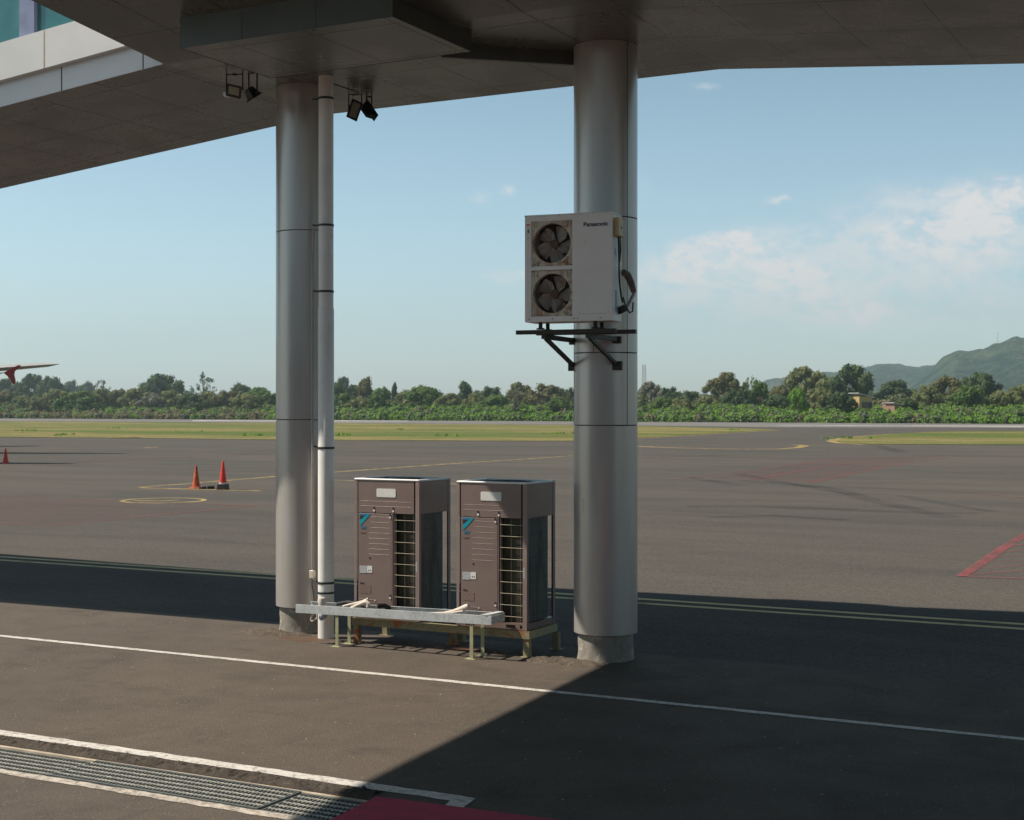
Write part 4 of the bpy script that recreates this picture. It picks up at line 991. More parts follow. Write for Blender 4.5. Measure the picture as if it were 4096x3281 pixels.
cab('cable', [(.05, .24, .26), (.07, .28, .16), (.09, .36, .10), (.10, .44, .12), (.10, .46, .22)], .009, M['cable'])
m = MB(); m.tube([(SW + .02, .36, .54), (SW + .04, .44, .52), (SW + .06, .52, .44), (SW + .08, .56, .34)], [.035, .04, .038, .03], 12); m.build('lagged_hose', M['brown_hose'], sp, smooth=True)
m = MB(); m.tube([(SW + .09, .56, .34), (SW + .07, .40, .20), (SW + .05, .30, .12)], .018, 10); m.build('hose', M['conduit'], sp, smooth=True)
m = MB(); m.tube([(SW + .02, .24, .16), (SW + .045, .26, .10)], [.045, .05], 10); m.build('connector', M['rubber'], sp)
for (x, y) in ((.16, .06), (.78, .06), (.16, .30), (.78, .30)):
    m = MB(); m.tube([(x, y, -.075), (x, y, 0)], .022, 12); m.tube([(x, y, -.08), (x, y, -.065)], .045, 12); m.build('rubber_foot', M['rubber'], sp)

br = empty('steel_bracket', SPL, SR); tag(br, 'dark steel shelf bracket under the cream fan unit on the right column', 'bracket')
zb = -.085
m = MB(); m.box(-.115, 1.01, .03, .085, zb - .045, zb); m.build('front_rail', M['bracket'], br)
m = MB(); m.box(.03, 1.16, .28, .335, zb - .045, zb); m.build('rear_rail', M['bracket'], br)
col_l = Matrix.Rotation(-SR, 4, 'Z') @ Vector((CRx - SPL.x, CRy - SPL.y, 0))
for (xa, tx) in ((.20, -.335), (.70, .22)):
    xe = col_l.x + tx; ye = col_l.y - math.sqrt(max(.0, .365 ** 2 - min(.36, abs(tx)) ** 2)) - .01
    m = MB(); m.bar((xa, .04, zb - .072), (xe, ye, zb - .072), .05, .05); arm = m.build('arm', M['bracket'], br)
    m = MB(); m.bar((xa + .0, .12, zb - .09), (xe, ye, zb - .36), .038, .038, (1, 0, 0)); m.build('brace', M['bracket'], br)
    m = MB(); m.box(xe - .06, xe + .06, ye - .02, ye + .03, zb - .42, zb - .32); m.build('wall_plate', M['bracket'], br); m = MB(); m.box(xe - .05, xe + .05, ye - .02, ye + .03, zb - .12, zb - .04); m.build('wall_plate', M['bracket'], br)

# ------------------------------------------------------------------ floodlights
def flood(top, drop, yaw, tilt, roll, hw, hh, lab, closed=False):
    r = empty('floodlight', top); tag(r, lab, 'floodlight', 'black floodlights under the soffit')
    c = Vector((0, 0, -drop)); rot = Matrix.Rotation(yaw, 4, 'Z') @ Matrix.Rotation(roll, 4, 'Y') @ Matrix.Rotation(tilt, 4, 'X')
    ry = Matrix.Rotation(yaw, 4, 'Z')
    m = MB(); a = ry @ Vector((-hw - .02, 0, 0)); b = ry @ Vector((hw + .02, 0, 0))
    m.tube([c + a, a, b, c + b], .010, 6); m.tube([(0, 0, .002), (0, 0, -.01)], .03, 10); m.build('yoke', M['flood'], r)
    def T(v): return tuple(c + (rot @ Vector(v)))
    m = MB(); m.hexa([T(v) for v in ((-hw, -.02, -hh), (hw, -.02, -hh), (hw * .6, .10, -hh * .6), (-hw * .6, .10, -hh * .6), (-hw, -.02, hh), (hw, -.02, hh), (hw * .6, .10, hh * .6), (-hw * .6, .10, hh * .6))])
    h = m.build('housing', M['flood'], r, bevel=.008)
    m = MB()
    for (u0, u1, v0, v1) in ((-hw - .012, hw + .012, hh - .012, hh + .012), (-hw - .012, hw + .012, -hh - .012, -hh + .012), (-hw - .012, -hw + .012, -hh + .012, hh - .012), (hw - .012, hw + .012, -hh + .012, hh - .012)):
        p = [(u0, -.035, v0), (u1, -.035, v0), (u1, -.0201, v0), (u0, -.0201, v0), (u0, -.035, v1), (u1, -.035, v1), (u1, -.0201, v1), (u0, -.0201, v1)]; m.hexa([T(v) for v in p])
    m.build('bezel', M['flood'], r)
    m = MB(); p = [(-hw + .013, -.026, -hh + .013), (hw - .013, -.026, -hh + .013), (hw - .013, -.022, -hh + .013), (-hw + .013, -.022, -hh + .013), (-hw + .013, -.026, hh - .013), (hw - .013, -.026, hh - .013), (hw - .013, -.022, hh - .013), (-hw + .013, -.022, hh - .013)]
    m.hexa([T(v) for v in p]); m.build('lens', M['lens'], r)
    return r
fa = flood(Vector((-11.46, 14.30, 7.0)), .20, A - .15, R(25), R(14), .085, .065, 'leftmost floodlight under the soffit, its pale lens facing the viewer')
m = MB(); m.lathe([(.03, -.02), (.05, .02), (.04, .06), (.02, .075)], 14); o = m.build('bulb', M['lens_w'], fa, smooth=True); o.location = (-.13, .05, -.22); o.rotation_euler = (0, R(-80), 0)
flood(Vector((-11.20, 14.33, 7.0)), .28, A + 2.3, R(55), R(10), .075, .07, 'floodlight seen dark from behind, just left of the left column')
fr1 = flood(atz(748, 199, 7.0), .20, A - .10, R(24), R(26), .066, .118, 'floodlight right of the downpipe with its long pale lens towards the viewer')
flood(atz(777, 204, 7.0), .18, A + 2.2, R(-20), R(30), .05, .125, 'rightmost floodlight, edge on and tilted against the sky')
m = MB(); m.tube([(-10.62, 14.9, 6.93), (-10.5, 15.05, 6.93), (-10.42, 15.5, 6.90), tuple(atz(742, 202, 6.97))], .008, 6); o = m.build('lamp_cable', M['cable'], smooth=True); tag(o, 'black cable running from downpipe top to right floodlights', 'cable')

# ------------------------------------------------------------------ cones
def cone(loc, h, rb, base_w, base_h, mat, bmat, lab, band_=False, square=True):
    r = empty('traffic_cone', loc, R(18)); tag(r, lab, 'traffic cone')
    m = MB(); m.lathe([(rb, base_h), (rb * .98, base_h + .02), (.035, h - .02), (.028, h), (.012, h)], 28); m.build('cone_body', mat, r, smooth=True)
    m = MB(); b = base_w / 2; m.hexa([(-b, -b, 0), (b, -b, 0), (b, b, 0), (-b, b, 0), (-b * .86, -b * .86, base_h), (b * .86, -b * .86, base_h), (b * .86, b * .86, base_h), (-b * .86, b * .86, base_h)]); m.build('base', bmat, r, bevel=.012)
    if band_: m = MB(); m.lathe([(rb * 1.01, base_h + .002), (rb * .985, base_h + .055)], 28, cap=False); m.build('band', M['cone_band'], r, smooth=True)
    return r
cone(g(413, 1029, 0), .86, .145, .42, .07, M['cone_old'], M['cone_old'], 'grimy orange traffic cone, left one of the pair')
cone(g(469.5, 1031, 0), 1.03, .145, .37, .21, M['cone'], M['rubber'], 'bright red traffic cone on a thick black base, right one of the pair', True)
cone(g(12, 975, 0), .80, .15, .34, .04, M['cone'], M['cone'], 'lone red traffic cone at the left edge of the photo')
for k, (x, wdt, lab) in enumerate(((430, .13, 'small black rubber block next to the grimy cone'), (444, .25, 'black rubber block next to the base of the bright cone'))):
    m = MB(); m.box(-wdt / 2, wdt / 2, -.1, .1, 0, .12 if k else .10); o = m.build('rubber_block', M['rubber'], bevel=.02, loc=g(x, 1029.5, 0), rot=(0, 0, A)); tag(o, lab, 'weight', 'black blocks between the cones')

# ------------------------------------------------------------------ parked aircraft, mostly outside the frame (their wing tips are in view)
fwd = Vector((-math.sin(A), math.cos(A), 0)); rgt = Vector((math.cos(A), math.sin(A), 0))
def cpt(r_, f_, z): return rgt * r_ + fwd * f_ + Vector((0, 0, z))
def aircraft(tip_r, tip_f, tip_z, lab, fence):
    org = cpt(tip_r - 17, tip_f + 3, AP); r = empty('airliner', org); tag(r, lab, 'aircraft', 'parked airliners left of the photo')
    def P(m, name, mat, par=None):
        o = m.build(name, mat, par or r, smooth=True); o.matrix_parent_inverse = (Matrix.Translation(org)).inverted() if par is None else Matrix.Identity(4); return o
    axis = (fwd * -1 + rgt * .10).normalized()
    c = org + Vector((0, 0, tip_z - .2 - AP))
    pts = []; rs = []
    for t, rr in ((-17, .3), (-14, 1.2), (-9, 1.85), (-3, 1.98), (8, 1.98), (12, 1.8), (14.5, 1.2), (16, .3)): pts.append(c + axis * t + Vector((0, 0, .9 if t < -13 else 0))); rs.append(rr)
    P(MB().tube(pts, rs, 28), 'fuselage', M['air_white'])
    tip = cpt(tip_r, tip_f, tip_z); root = c + Vector((0, 0, -.75)) + axis * 1.5
    le = -1 * axis
    for sgn in (1, -1):
        if sgn == 1: t0 = tip; r0 = root + rgt * 1.9
        else: t0 = tip - rgt * (2 * (tip - c).dot(rgt)); r0 = root - rgt * 1.9
        m = MB(); vs = []
        for (q, ch, th) in ((r0, 5.4, .62), (r0.lerp(t0, .35), 3.4, .46), (r0.lerp(t0, .8), 1.9, .36), (r0.lerp(t0, .95), 1.3, .24), (t0, .5, .03)):
            for (u, v) in ((0, 0), (.15, .5), (.45, .5), (1, .05), (.5, -.5), (.12, -.4)):
                vs.append(tuple(q - axis * ((u - .3) * ch) * 1.0 + Vector((0, 0, v * th))))
        fs = []
        for k in range(4):
            for i in range(6):
                j = (i + 1) % 6; fs.append((k*6+i, k*6+j, (k+1)*6+j, (k+1)*6+i))
        fs.append((0, 1, 2, 3, 4, 5)); fs.append((29, 28, 27, 26, 25, 24)); m.add(vs, fs); P(m, 'wing', M['air_white'])
        ne = r0.lerp(t0, .30) + Vector((0, 0, -1.15)) + axis * 1.6
        P(MB().tube([ne - axis * 1.6, ne - axis * .6, ne + axis * 1.1, ne + axis * 1.6], [.55, .95, 1.0, .85], 20), 'engine', M['air_red'])
        sr = c - axis * 15 + Vector((0, 0, 1.2)); P(MB().hexa([tuple(sr + axis * 1.2), tuple(sr - axis * 1.8), tuple(sr - axis * 2.6 + rgt * 5.6 * sgn), tuple(sr - axis * 1.4 + rgt * 5.6 * sgn)] + [tuple(Vector(q) + Vector((0, 0, .15))) for q in (sr + axis * 1.2, sr - axis * 1.8, sr - axis * 2.6 + rgt * 5.6 * sgn, sr - axis * 1.4 + rgt * 5.6 * sgn)]), 'tailplane', M['air_white'])
    f0 = c - axis * 11.5 + Vector((0, 0, 1.6)); outl = [f0, f0 - axis * 5.2, f0 - axis * 6.8 + Vector((0, 0, 5.8)), f0 - axis * 4.9 + Vector((0, 0, 5.8)), f0 - axis * 2.2 + Vector((0, 0, 1.6))]
    P(MB().prism([tuple(q - rgt * .12) for q in outl], tuple(rgt * .24)), 'tail_fin', M['air_red'])
    for (t, s_) in ((12, 0), (-1, 3.4), (-1, -3.4)):
        b = c + axis * t + rgt * s_; gz = AP
        m = MB(); m.tube([(b.x, b.y, gz + .55), (b.x, b.y, 2.2)], .12, 8); m.tube([tuple(Vector((b.x, b.y, gz + .55)) - rgt * .25), tuple(Vector((b.x, b.y, gz + .55)) + rgt * .25)], .55, 18); P(m, 'landing_gear', M['rubber'])
    if fence:
        pp = [(6.8, 784.9), (18, 779), (30, 772.5), (40, 768.3), (43, 770.8), (37, 776), (30.3, 782), (29.3, 789.8), (31.7, 799), (31.9, 805), (28.8, 809), (25.5, 807), (20.5, 798), (15, 791.5)]
        P(MB().prism([tuple(atd(x, y, 77.9)) for x, y in pp], tuple(fwd * .09)), 'wingtip_fence', M['air_red'])
    return r
aircraft((9 - CX) / F * 78, 78, H + (HY - 784.5) * 78 / F, 'red tailed airliner at left edge with a red wingtip fence', True)
aircraft((124 - CX) / F * 95.6, 95.6, H + (HY - 766.5) * 95.6 / F, 'farther airliner at left edge whose plain grey wing tip reaches farthest right', False)

# ------------------------------------------------------------------ far background: bushes, trees, houses, hill
def hedge_depth(x): return 2.91 * F / ((880.5 + 12.5 * x / 2156.0) - HY)
def leafq(m, c, s, rnd, out):
    n = (out * 1.5 + Vector((rnd.gauss(0, .55), rnd.gauss(0, .55), rnd.gauss(0, .55) + .25))).normalized(); t = n.orthogonal().normalized(); b = n.cross(t)
    a = rnd.uniform(0, 6.28); t, b = t * math.cos(a) + b * math.sin(a), b * math.cos(a) - t * math.sin(a)
    k = len(m.v); m.v += [tuple(c + t * s), tuple(c + b * s * .7), tuple(c - t * s * .9), tuple(c - b * s * .7)]; m.f.append((k, k+1, k+2, k+3))
def clump(m, c, rad, n, s, rnd, flat=.8):
    for i in range(n):
        d = Vector((rnd.gauss(0, 1), rnd.gauss(0, 1), rnd.gauss(0, 1))).normalized() * (rad * rnd.uniform(.70, 1.04)); d.z *= flat
        leafq(m, c + d, s * rnd.uniform(.6, 1.25), rnd, d.normalized())
def core(m, c, rad, rnd):             # solid core added to stop light going straight through
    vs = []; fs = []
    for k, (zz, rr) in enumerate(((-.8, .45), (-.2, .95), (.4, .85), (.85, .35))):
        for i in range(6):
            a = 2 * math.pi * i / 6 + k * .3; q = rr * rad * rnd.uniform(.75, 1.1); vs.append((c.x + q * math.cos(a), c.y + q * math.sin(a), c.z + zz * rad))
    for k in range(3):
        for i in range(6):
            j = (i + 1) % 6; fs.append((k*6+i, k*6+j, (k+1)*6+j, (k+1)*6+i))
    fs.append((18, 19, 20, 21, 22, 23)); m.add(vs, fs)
def tree_mesh(seed, style):
    """unit tree: height 1, crown about 1 wide; returns (crown mesh, trunk mesh)"""
    rnd = random.Random(seed); cr = MB(); tr = MB()
    if style == 'round': N, zlo, zhi, rx, cl, nl, ls = 46, .30, .90, .50, .145, 64, .030
    elif style == 'low': N, zlo, zhi, rx, cl, nl, ls = 42, .12, .86, .54, .165, 64, .034
    elif style == 'umbrella': N, zlo, zhi, rx, cl, nl, ls = 44, .50, .93, .52, .12, 56, .026
    elif style == 'sparse': N, zlo, zhi, rx, cl, nl, ls = 20, .42, .92, .42, .085, 26, .026
    else: N, zlo, zhi, rx, cl, nl, ls = 40, .28, .90, .38, .14, 60, .030
    tips = []
    for k in range(N):
        u = rnd.random(); z = zlo + (zhi - zlo) * u
        prof = math.sin(math.pi * min(1, .18 + u * .78)) ** .7 if style != 'umbrella' else (1 - u ** 2 * .75)
        a = rnd.uniform(0, 6.283); q = rx * prof * math.sqrt(rnd.uniform(.12, 1)) * rnd.uniform(.82, 1.12)
        c = Vector((q * math.cos(a), q * math.sin(a), z * rnd.uniform(.95, 1.03))); rad = cl * rnd.uniform(.65, 1.2)
        if style != 'sparse': core(cr, c, rad * .72, rnd)
        clump(cr, c, rad, nl, ls, rnd); tips.append(c)
    ht = zlo + .12; lean = Vector((rnd.uniform(-.03, .03), rnd.uniform(-.03, .03), 0))
    tr.tube([(0, 0, -.02), lean * .5 + Vector((0, 0, ht * .5)), lean + Vector((0, 0, ht))], [.030, .022, .016], 7)
    for c in tips[::2 if style != 'sparse' else 1]:
        b = lean + Vector((0, 0, ht * rnd.uniform(.55, 1))); mid = b.lerp(c, .5) + Vector((0, 0, -.03)); tr.tube([b, mid, c], [.012, .008, .003], 5)
    def mk(m, nm):
        me = bpy.data.meshes.new(nm); me.from_pydata(m.v, [], m.f); me.update(); return me
    return mk(cr, 'crown_' + style), mk(tr, 'trunk_' + style)
TM = {}
for stl, ns in (('round', 3), ('low', 4), ('umbrella', 2), ('sparse', 2), ('tall', 2)): TM[stl] = [tree_mesh(100 + 7 * k + len(stl), stl) for k in range(ns)]
crown_cache = {}
def put_tree(x, ytop, wpx, style, leafm, look, dfac=1.2, seed=0):
    rnd = random.Random(int(x * 13 + ytop)); dep = hedge_depth(x) * dfac
    base = atd(x, HY, dep); base.z = -.12; ht = H + (HY - ytop) * dep / F + .12; wd = wpx * 1.12 * dep / F
    cm, tm = TM[style][rnd.randrange(len(TM[style]))]
    key = (cm.name, leafm)
    if key not in crown_cache:
        c2 = cm.copy(); c2.materials.append(M[leafm]); crown_cache[key] = c2
    if not tm.materials: tm.materials.append(M['bark'])
    r = empty('tree', base, rnd.uniform(0, 6.28))
    c = bpy.data.objects.new('crown', crown_cache[key]); t = bpy.data.objects.new('trunk', tm)
    for o_ in (c, t): col.objects.link(o_); o_.parent = r; o_.scale = (wd * 1.0, wd * 1.0, ht * .985)
    t.scale = (wd * .9, wd * .9, ht * .985)
    return r, look
kindname = {'leaf_dark': 'dark green', 'leaf_green': 'fresh green', 'leaf_olive': 'olive green', 'leaf_brown': 'brownish', 'leaf_grey': 'greyish'}
stylename = {'round': 'round topped', 'low': 'low bushy', 'umbrella': 'flat topped spreading', 'sparse': 'thin see-through', 'tall': 'upright'}
T = [ # x, ytop, width, style, leaf, depth factor
 (14,793,60,'round','leaf_dark',1.6),(66,783,66,'round','leaf_dark',1.6),(108,789,56,'round','leaf_dark',1.6),(150,797,44,'low','leaf_dark',2.4),(186,800,50,'low','leaf_dark',2.4),(42,806,60,'low','leaf_dark',1.5),
 (214,793,38,'sparse','leaf_grey',1.4),(336,783,88,'round','leaf_dark',1.45),(428,777,62,'sparse','leaf_dark',1.4),(503,803,62,'low','leaf_dark',1.45),(545,811,60,'low','leaf_green',1.4),
 (8,818,60,'low','leaf_brown',1.15),(46,829,46,'low','leaf_olive',1.12),(78,831,40,'low','leaf_olive',1.1),(124,815,64,'low','leaf_olive',1.18),(168,819,76,'low','leaf_green',1.10),(214,814,56,'low','leaf_olive',1.2),
 (246,815,50,'low','leaf_brown',1.22),(288,812,64,'low','leaf_olive',1.2),(322,823,52,'low','leaf_grey',1.15),(362,817,80,'low','leaf_olive',1.18),(404,824,56,'low','leaf_dark',1.12),(438,821,60,'low','leaf_olive',1.18),
 (478,818,56,'low','leaf_brown',1.18),(520,824,60,'low','leaf_olive',1.12),(562,819,66,'low','leaf_green',1.15),(600,822,50,'low','leaf_olive',1.2),
 (704,799,46,'round','leaf_green',1.3),(724,789,36,'round','leaf_dark',1.9),(770,793,46,'tall','leaf_brown',1.3),(744,806,40,'low','leaf_dark',1.3),(800,811,46,'low','leaf_green',1.3),(831,804,18,'tall','leaf_dark',1.4),
 (720,824,50,'low','leaf_green',1.12),(758,831,50,'low','leaf_olive',1.1),(796,828,46,'low','leaf_green',1.1),(860,818,64,'low','leaf_olive',1.18),(893,807,78,'low','leaf_green',1.15),(944,824,50,'low','leaf_olive',1.15),
 (978,802,46,'tall','leaf_dark',1.35),(1002,825,50,'low','leaf_olive',1.15),(1034,809,50,'low','leaf_dark',1.35),(1092,802,62,'round','leaf_brown',1.3),(1042,827,60,'low','leaf_green',1.12),(1150,804,76,'low','leaf_brown',1.22),(1194,812,44,'low','leaf_dark',1.3),(1178,832,56,'low','leaf_green',1.08),
 (1368,799,56,'round','leaf_grey',1.3),(1410,810,50,'low','leaf_dark',1.25),(1350,829,56,'low','leaf_olive',1.12),(1392,833,50,'low','leaf_green',1.1),(1452,819,60,'low','leaf_dark',1.25),(1436,836,50,'low','leaf_olive',1.1),(1490,830,50,'low','leaf_olive',1.15),
 (1530,780,78,'umbrella','leaf_brown',1.25),(1578,783,40,'sparse','leaf_green',1.25),(1600,797,50,'round','leaf_green',1.2),(1556,815,60,'low','leaf_dark',1.15),(1640,806,54,'low','leaf_brown',1.3),(1692,766,92,'round','leaf_olive',1.35),(1734,783,48,'round','leaf_olive',1.4),
 (1790,761,86,'round','leaf_dark',1.3),(1680,811,36,'low','leaf_bush',1.08),(1640,827,60,'low','leaf_dark',1.1),(1733,813,52,'low','leaf_olive',1.1),(1772,820,56,'low','leaf_dark',1.08),(1886,797,90,'round','leaf_dark',1.5),
 (1952,806,60,'low','leaf_olive',1.2),(1996,788,76,'round','leaf_brown',1.25),(2062,780,84,'round','leaf_dark',1.3),(2042,806,66,'low','leaf_green',1.12),(1905,833,50,'low','leaf_dark',1.1),(2112,818,70,'low','leaf_olive',1.15),(2152,803,60,'low','leaf_olive',1.3),
 (-60,800,90,'round','leaf_dark',1.4),(-40,820,70,'low','leaf_olive',1.2),(2230,800,90,'round','leaf_green',1.3),(2200,822,80,'low','leaf_olive',1.2),(650,810,80,'low','leaf_olive',1.2),(1250,806,80,'low','leaf_dark',1.3),(1310,815,80,'low','leaf_olive',1.25)]
ordn = ['first','second','third','fourth','fifth','sixth','seventh','eighth','ninth','tenth','eleventh','twelfth','thirteenth','fourteenth','fifteenth','sixteenth','seventeenth','eighteenth','nineteenth','twentieth','twenty-first','twenty-second','twenty-third','twenty-fourth','twenty-fifth','twenty-sixth','twenty-seventh','twenty-eighth','twenty-ninth','thirtieth']
def region(x): return 'left of both columns' if x < 620 else ('between the columns' if x < 1262 else 'right of both columns')
seen = {}
for (x, yt, wp, stl, lf, df) in sorted(T, key=lambda q: q[0]):
    r_, _ = put_tree(x, yt, wp, stl, lf, '', df)
    vis = 0 <= x <= 2156 and not (585 < x < 700) and not (1215 < x < 1335)
    kn = kindname.get(lf, 'bright green'); key = (kn, stylename[stl], region(x))
    if not vis:
        tag(r_, f'{kn} {stylename[stl]} tree hidden behind a column or outside the frame', 'tree', 'far trees'); continue
    seen.setdefault(key, []).append(r_)
for (kn, sn, rg), lst in seen.items():
    for i, r_ in enumerate(lst):
        pos = f'{ordn[i]} such from the left, ' if len(lst) > 1 else 'the only such one '
        tag(r_, f'{sn} {kn} tree, {pos}{rg}', 'tree', 'far trees beyond the runway')
# palm with fan leaves in front of the trees
def palm(x, ytop, wpx, df):
    dep = hedge_depth(x) * df; base = atd(x, HY, dep); base.z = -.12; ht = H + (HY - ytop) * dep / F; wd = wpx * dep / F; rnd = random.Random(5)
    r = empty('palm', base); tag(r, 'pale shaggy fan palm in front of the brownish trees between the columns', 'palm'); m = MB()
    for k in range(70):
        a = rnd.uniform(0, 6.28); e = rnd.uniform(-1.0, 1.35); L_ = wd * .5 * rnd.uniform(.7, 1.05); d = Vector((math.cos(a) * math.cos(e), math.sin(a) * math.cos(e), math.sin(e)))
        c = Vector((0, 0, ht * .60)); s = d.cross(Vector((0, 0, 1)) if abs(d.z) < .9 else Vector((1, 0, 0))).normalized()
        for q in range(7):
            t = (q - 3) * .22; dd = (d + s * t).normalized(); k0 = len(m.v); p0 = c + d * L_ * .45; p1 = c + d * L_ * .45 + dd * L_ * .6
            m.v += [tuple(p0), tuple(p1 + s * .05), tuple(p1 - s * .05)]; m.f.append((k0, k0+1, k0+2))
            w_ = s * (L_ * .06); m.v += [tuple(p0 - w_), tuple(p0 + w_), tuple(p1)]; m.f.append((k0+3, k0+4, k0+5))
    m.build('fronds', M['leaf_grey'], r); MB().tube([(0, 0, 0), (0, 0, ht * .6)], [.25, .2], 8).build('trunk', M['bark'], r)
palm(1086, 812, 44, 1.05)
# bushes band
rnd = random.Random(77); bl = MB(); bd = MB(); bk = MB()
x = -260.0
while x < 2420:
    dep0 = hedge_depth(x)
    for layer in range(4):
        dep = dep0 * (1.012 + .035 * layer) * rnd.uniform(.995, 1.012); k_ = 0
        left = x < 560
        top = [876, 869, 861, 853][layer] if not left else [878, 873, 867, 862][layer]
        top += (6 * x / 2156) + rnd.uniform(-4, 3)
        ht = max(.8, H + (HY - top) * dep / F + .1) if True else 1
        if rnd.random() < .12: continue
        c = atd(x + rnd.uniform(-6, 6), HY, dep); rad = rnd.uniform(1.2, 2.5)
        dry = rnd.random() < (.50 if left else .06) and layer < 3 or (left and layer < 2 and rnd.random() < .5)
        m = bd if dry else bl
        nz_ = 2 if ht > 1.6 else 1
        for q in range(nz_):
            cc = Vector((c.x + rnd.uniform(-.8, .8), c.y + rnd.uniform(-.8, .8), -.12 + ht * (.35 + .45 * q / max(1, nz_ - 1)) if nz_ > 1 else ht * .5))
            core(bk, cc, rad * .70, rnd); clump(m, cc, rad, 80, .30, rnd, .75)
    x += rnd.uniform(5.0, 8.5)
o = bl.build('bushes', M['leaf_bush']); tag(o, 'bright green bushes along the far side of the runway', 'bushes', None, 'stuff')
o = bd.build('dry_scrub', M['leaf_bushdry']); tag(o, 'brown dry scrub mixed into the green bushes by the runway', 'scrub', None, 'stuff')
o = bk.build('shade_core', M['leaf_core']); tag(o, 'dark cores painting the shade inside the bushes by the runway', 'shade_core', None, 'stuff')  # added cores, inner shade of the bushes put into their colour
# wood behind, closing the gaps low down
wd_ = MB(); wk = MB(); x = -300.0
while x < 2500:
    dep0 = hedge_depth(x)
    for layer, (tp, dfc) in enumerate(((848, 1.25), (838, 1.45), (830, 1.7))):
        dep = dep0 * dfc * rnd.uniform(.97, 1.03); top = tp + rnd.uniform(-9, 7); ht = H + (HY - top) * dep / F
        c = atd(x + rnd.uniform(-8, 8), HY, dep); rad = rnd.uniform(2.0, 3.2)
        zc = ht - rad * .7
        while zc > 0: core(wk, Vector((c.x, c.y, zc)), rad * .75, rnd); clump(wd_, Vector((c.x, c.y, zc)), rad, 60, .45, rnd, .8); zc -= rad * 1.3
    x += rnd.uniform(9, 13)
o = wd_.build('woodland', M['leaf_olive']); tag(o, 'low mixed woodland closing the gaps behind the far trees', 'woodland', None, 'stuff')
o = wk.build('woodland_shade', M['leaf_core']); tag(o, 'dark cores painting the shade inside the low woodland behind', 'woodland', None, 'stuff')  # added cores, woodland's inner shade painted as dark colour
# grass tufts on the verge
tf = MB()
for (x, y, s) in ((135, 917, 9), (245, 903, 6), (710, 917, 7), (958, 919, 8), (1170, 914, 8), (1775, 924, 9), (1560, 906, 5), (400, 911, 5), (520, 918, 6), (60, 908, 6), (850, 905, 6)):
    c = g(x, y, 0)
    for k in range(s): clump(tf, Vector((c.x + rnd.gauss(0, 1.0), c.y + rnd.gauss(0, .9), .04)), .30, 6, .14, rnd, .4)
o = tf.build('grass_tufts', M['leaf_bush']); tag(o, 'scattered green tufts on the grass verges', 'grass', None, 'stuff')

# houses
def house(x, ybase_top, wpx, wall_top, roof_top, df, wall, roof, lab, depth_m=9):
    dep = hedge_depth(x) * df; c = atd(x, HY, dep); c.z = -.12; wd = wpx * dep / F; zt = H + (HY - wall_top) * dep / F; zr = H + (HY - roof_top) * dep / F
    r = empty('house', c, A + .25); tag(r, lab, 'house')
    MB().box(-wd / 2, wd / 2, 0, depth_m, 0, zt).build('wall', wall, r)
    MB().hexa([(-wd / 2 - .5, -.6, zr - .1), (wd / 2 + .5, -.6, zt - .3), (wd / 2 + .5, depth_m + 1, zt - .3), (-wd / 2 - .5, depth_m + 1, zr - .1), (-wd / 2 - .5, -.6, zr), (wd / 2 + .5, -.6, zt - .18), (wd / 2 + .5, depth_m + 1, zt - .18), (-wd / 2 - .5, depth_m + 1, zr)]).build('roof', roof, r)
    for k in range(2): MB().box(-wd * .3 + k * wd * .4, -wd * .3 + k * wd * .4 + 1.2, -.05, -.002, zt - 2.6, zt - 1.2).build('window', M['dark_win'], r)
house(1823, 0, 30, 834, 826, 1.09, M['house_y'], M['house_w'], 'yellow house with white sloping roof showing between the trees', 3.5)
house(1876, 0, 12, 847, 843, 1.10, M['house_b'], M['house_b'], 'small red brick house right of the yellow one', 3)
house(1889, 0, 12, 849.5, 846.5, 1.09, M['house_b'], M['house_w'], 'low white roofed shed beside the brick house', 4)
house(1504, 0, 10, 846, 842, 1.25, M['house_w'], M['house_w'], 'tiny white hut glimpsed between trees right of the big column', 5)
house(730, 0, 9, 846, 843, 1.25, M['house_w'], M['house_w'], 'tiny pale hut glimpsed between trees right of the downpipe', 5)

# masts
def lattice(x, ytop, wpx, dep, lab):
    c = atd(x, HY, dep); c.z = -.1; ht = H + (HY - ytop) * dep / F; wd = wpx * dep / F; r = empty('lattice_mast', c); tag(r, lab, 'mast')
    m = MB(); n = 14; cs = [(-1, -1), (1, -1), (1, 1), (-1, 1)]
    def q(i, k): w_ = wd / 2 * (1 - .45 * i / n); return (cs[k][0] * w_, cs[k][1] * w_, ht * i / n)
    for i in range(n):
        for k in range(4):
            m.bar(q(i, k), q(i + 1, k), .22, .22, (1, 0, 0)); m.bar(q(i, k), q(i + 1, (k + 1) % 4), .13, .13, (.3, 1, 0)); m.bar(q(i, k), q(i, (k + 1) % 4), .13, .13)
    m.build('lattice', M['mast'], r)
lattice(1356, 767, 9, 900, 'grey lattice mast standing behind the trees right of the big column')

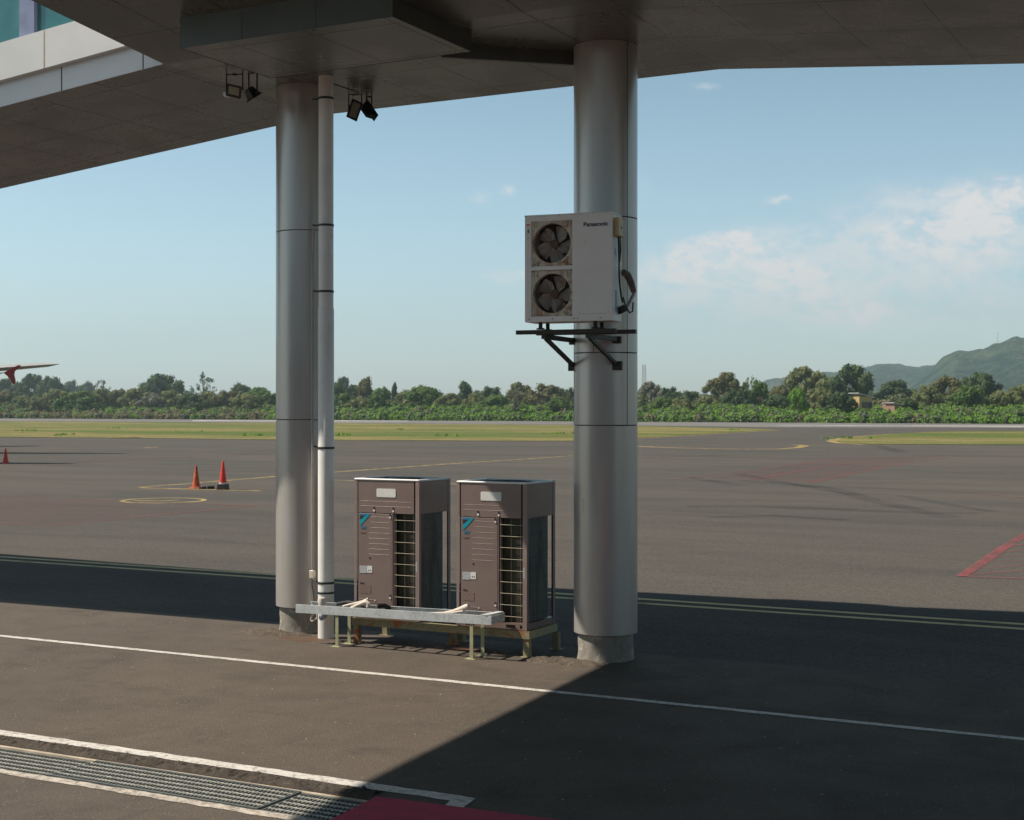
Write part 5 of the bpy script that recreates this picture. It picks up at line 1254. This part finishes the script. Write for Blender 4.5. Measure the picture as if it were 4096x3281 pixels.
# hill
def hill_mesh(name, sky, dep0, dep1, lab, mat, seed):
    """sky: list of (x, y) silhouette samples (photo px) giving the ridge height at depth dep1"""
    vs = []; fs = []; xs_ = []; x = sky[0][0]
    while x <= sky[-1][0]: xs_.append(x); x += 6
    nr = 34
    def H_(x):
        for (xa, ya), (xb, yb) in zip(sky[:-1], sky[1:]):
            if xa <= x <= xb: return ya + (yb - ya) * (x - xa) / (xb - xa)
        return sky[-1][1]
    for x in xs_:
        zr = H + (HY - H_(x)) * dep1 / F
        for j in range(nr + 10):
            t = j / nr; dep = dep0 + (dep1 - dep0) * t; c = atd(x, HY, dep)
            prof = math.sin(min(t, 1) * math.pi / 2) ** 1.15 if t <= 1 else max(0, 1 - (t - 1) * 2.6)
            nzv = noise.fractal(Vector((c.x / 300, c.y / 300, seed)), 1.0, 2.0, 5); sp_ = math.sin(math.pi * min(t, 1)) 
            z = max(-5, zr * prof * (1 + .25 * nzv * sp_) + (noise.noise(Vector((c.x / 16, c.y / 16, seed))) * 4 + noise.noise(Vector((c.x / 45, c.y / 45, seed))) * 7) * min(1, t * 2) * (1 if t < 1.05 else .3))
            vs.append((c.x, c.y, z))
    nn = nr + 10
    for i in range(len(xs_) - 1):
        for j in range(nn - 1): fs.append((i*nn+j, (i+1)*nn+j, (i+1)*nn+j+1, i*nn+j+1))
    o = MB().add(vs, fs).build(name, mat, smooth=True); tag(o, lab, 'hill', None, 'structure'); return o
def hillmat():
    t = NT('forested_hill'); p = t.pos('Position'); a = t.noise(p, .006, 6, .65); b = t.noise(p, .022, 6, .75); c_ = t.noise(p, .10, 3, .7)
    c = t.mix(t.ramp(b, .38, .62), (.008, .030, .018), (.055, .09, .05)); c = t.mix(t.math('MULTIPLY', t.ramp(a, .5, .68), .45), c, (.12, .11, .06))
    t.base(c); t.rough(.95); t.spec(.1); t.bump(t.math('ADD', b, c_), 1.0, 14); return t.m
HM = hillmat()
hill_mesh('hill', [(1560, 846), (1610, 806), (1640, 799), (1720, 790), (1760, 786), (1800, 782), (1822, 776), (1861, 768), (1892, 771), (1939, 775), (1990, 768), (2050, 770), (2200, 790), (2400, 800)], 2300, 3000, 'farther low blue green hill at the right', HM, 3.1)
hill_mesh('hill', [(1830, 858), (1900, 826), (1950, 790), (1985, 762), (2017, 751), (2056, 746), (2080, 740), (2095, 734), (2120, 727), (2142, 722), (2156, 724), (2230, 716), (2330, 730), (2450, 770), (2700, 820)], 1500, 2400, 'nearer wooded hill rising to the right edge', HM, 8.4)
c = atd(2101, HY, 2350); z0_ = H + (HY - 738) * 2350 / F; m = MB(); m.tube([(c.x, c.y, z0_ - 6), (c.x, c.y, H + (HY - 699) * 2350 / F)], .45, 6)
o = m.build('antenna_mast', M['mast']); tag(o, 'very thin mast standing on the crest of the wooded hill', 'mast')

# ------------------------------------------------------------------ air haze
HAZE = True
if HAZE:
    t = bpy.data.materials.new('air_haze'); t.use_nodes = True; nt = t.node_tree
    for n_ in list(nt.nodes): nt.nodes.remove(n_)
    ou = nt.nodes.new('ShaderNodeOutputMaterial'); v = nt.nodes.new('ShaderNodeVolumePrincipled'); v.inputs['Color'].default_value = (.70, .90, 1.0, 1)
    v.inputs['Density'].default_value = .00018; v.inputs['Anisotropy'].default_value = .2; nt.links.new(v.outputs[0], ou.inputs['Volume'])
    m = MB(); m.box(-4600, 2600, -900, 4700, -8, 330); o = m.build('haze', t); tag(o, 'thin bluish air haze over the whole airfield', 'haze', None, 'stuff')
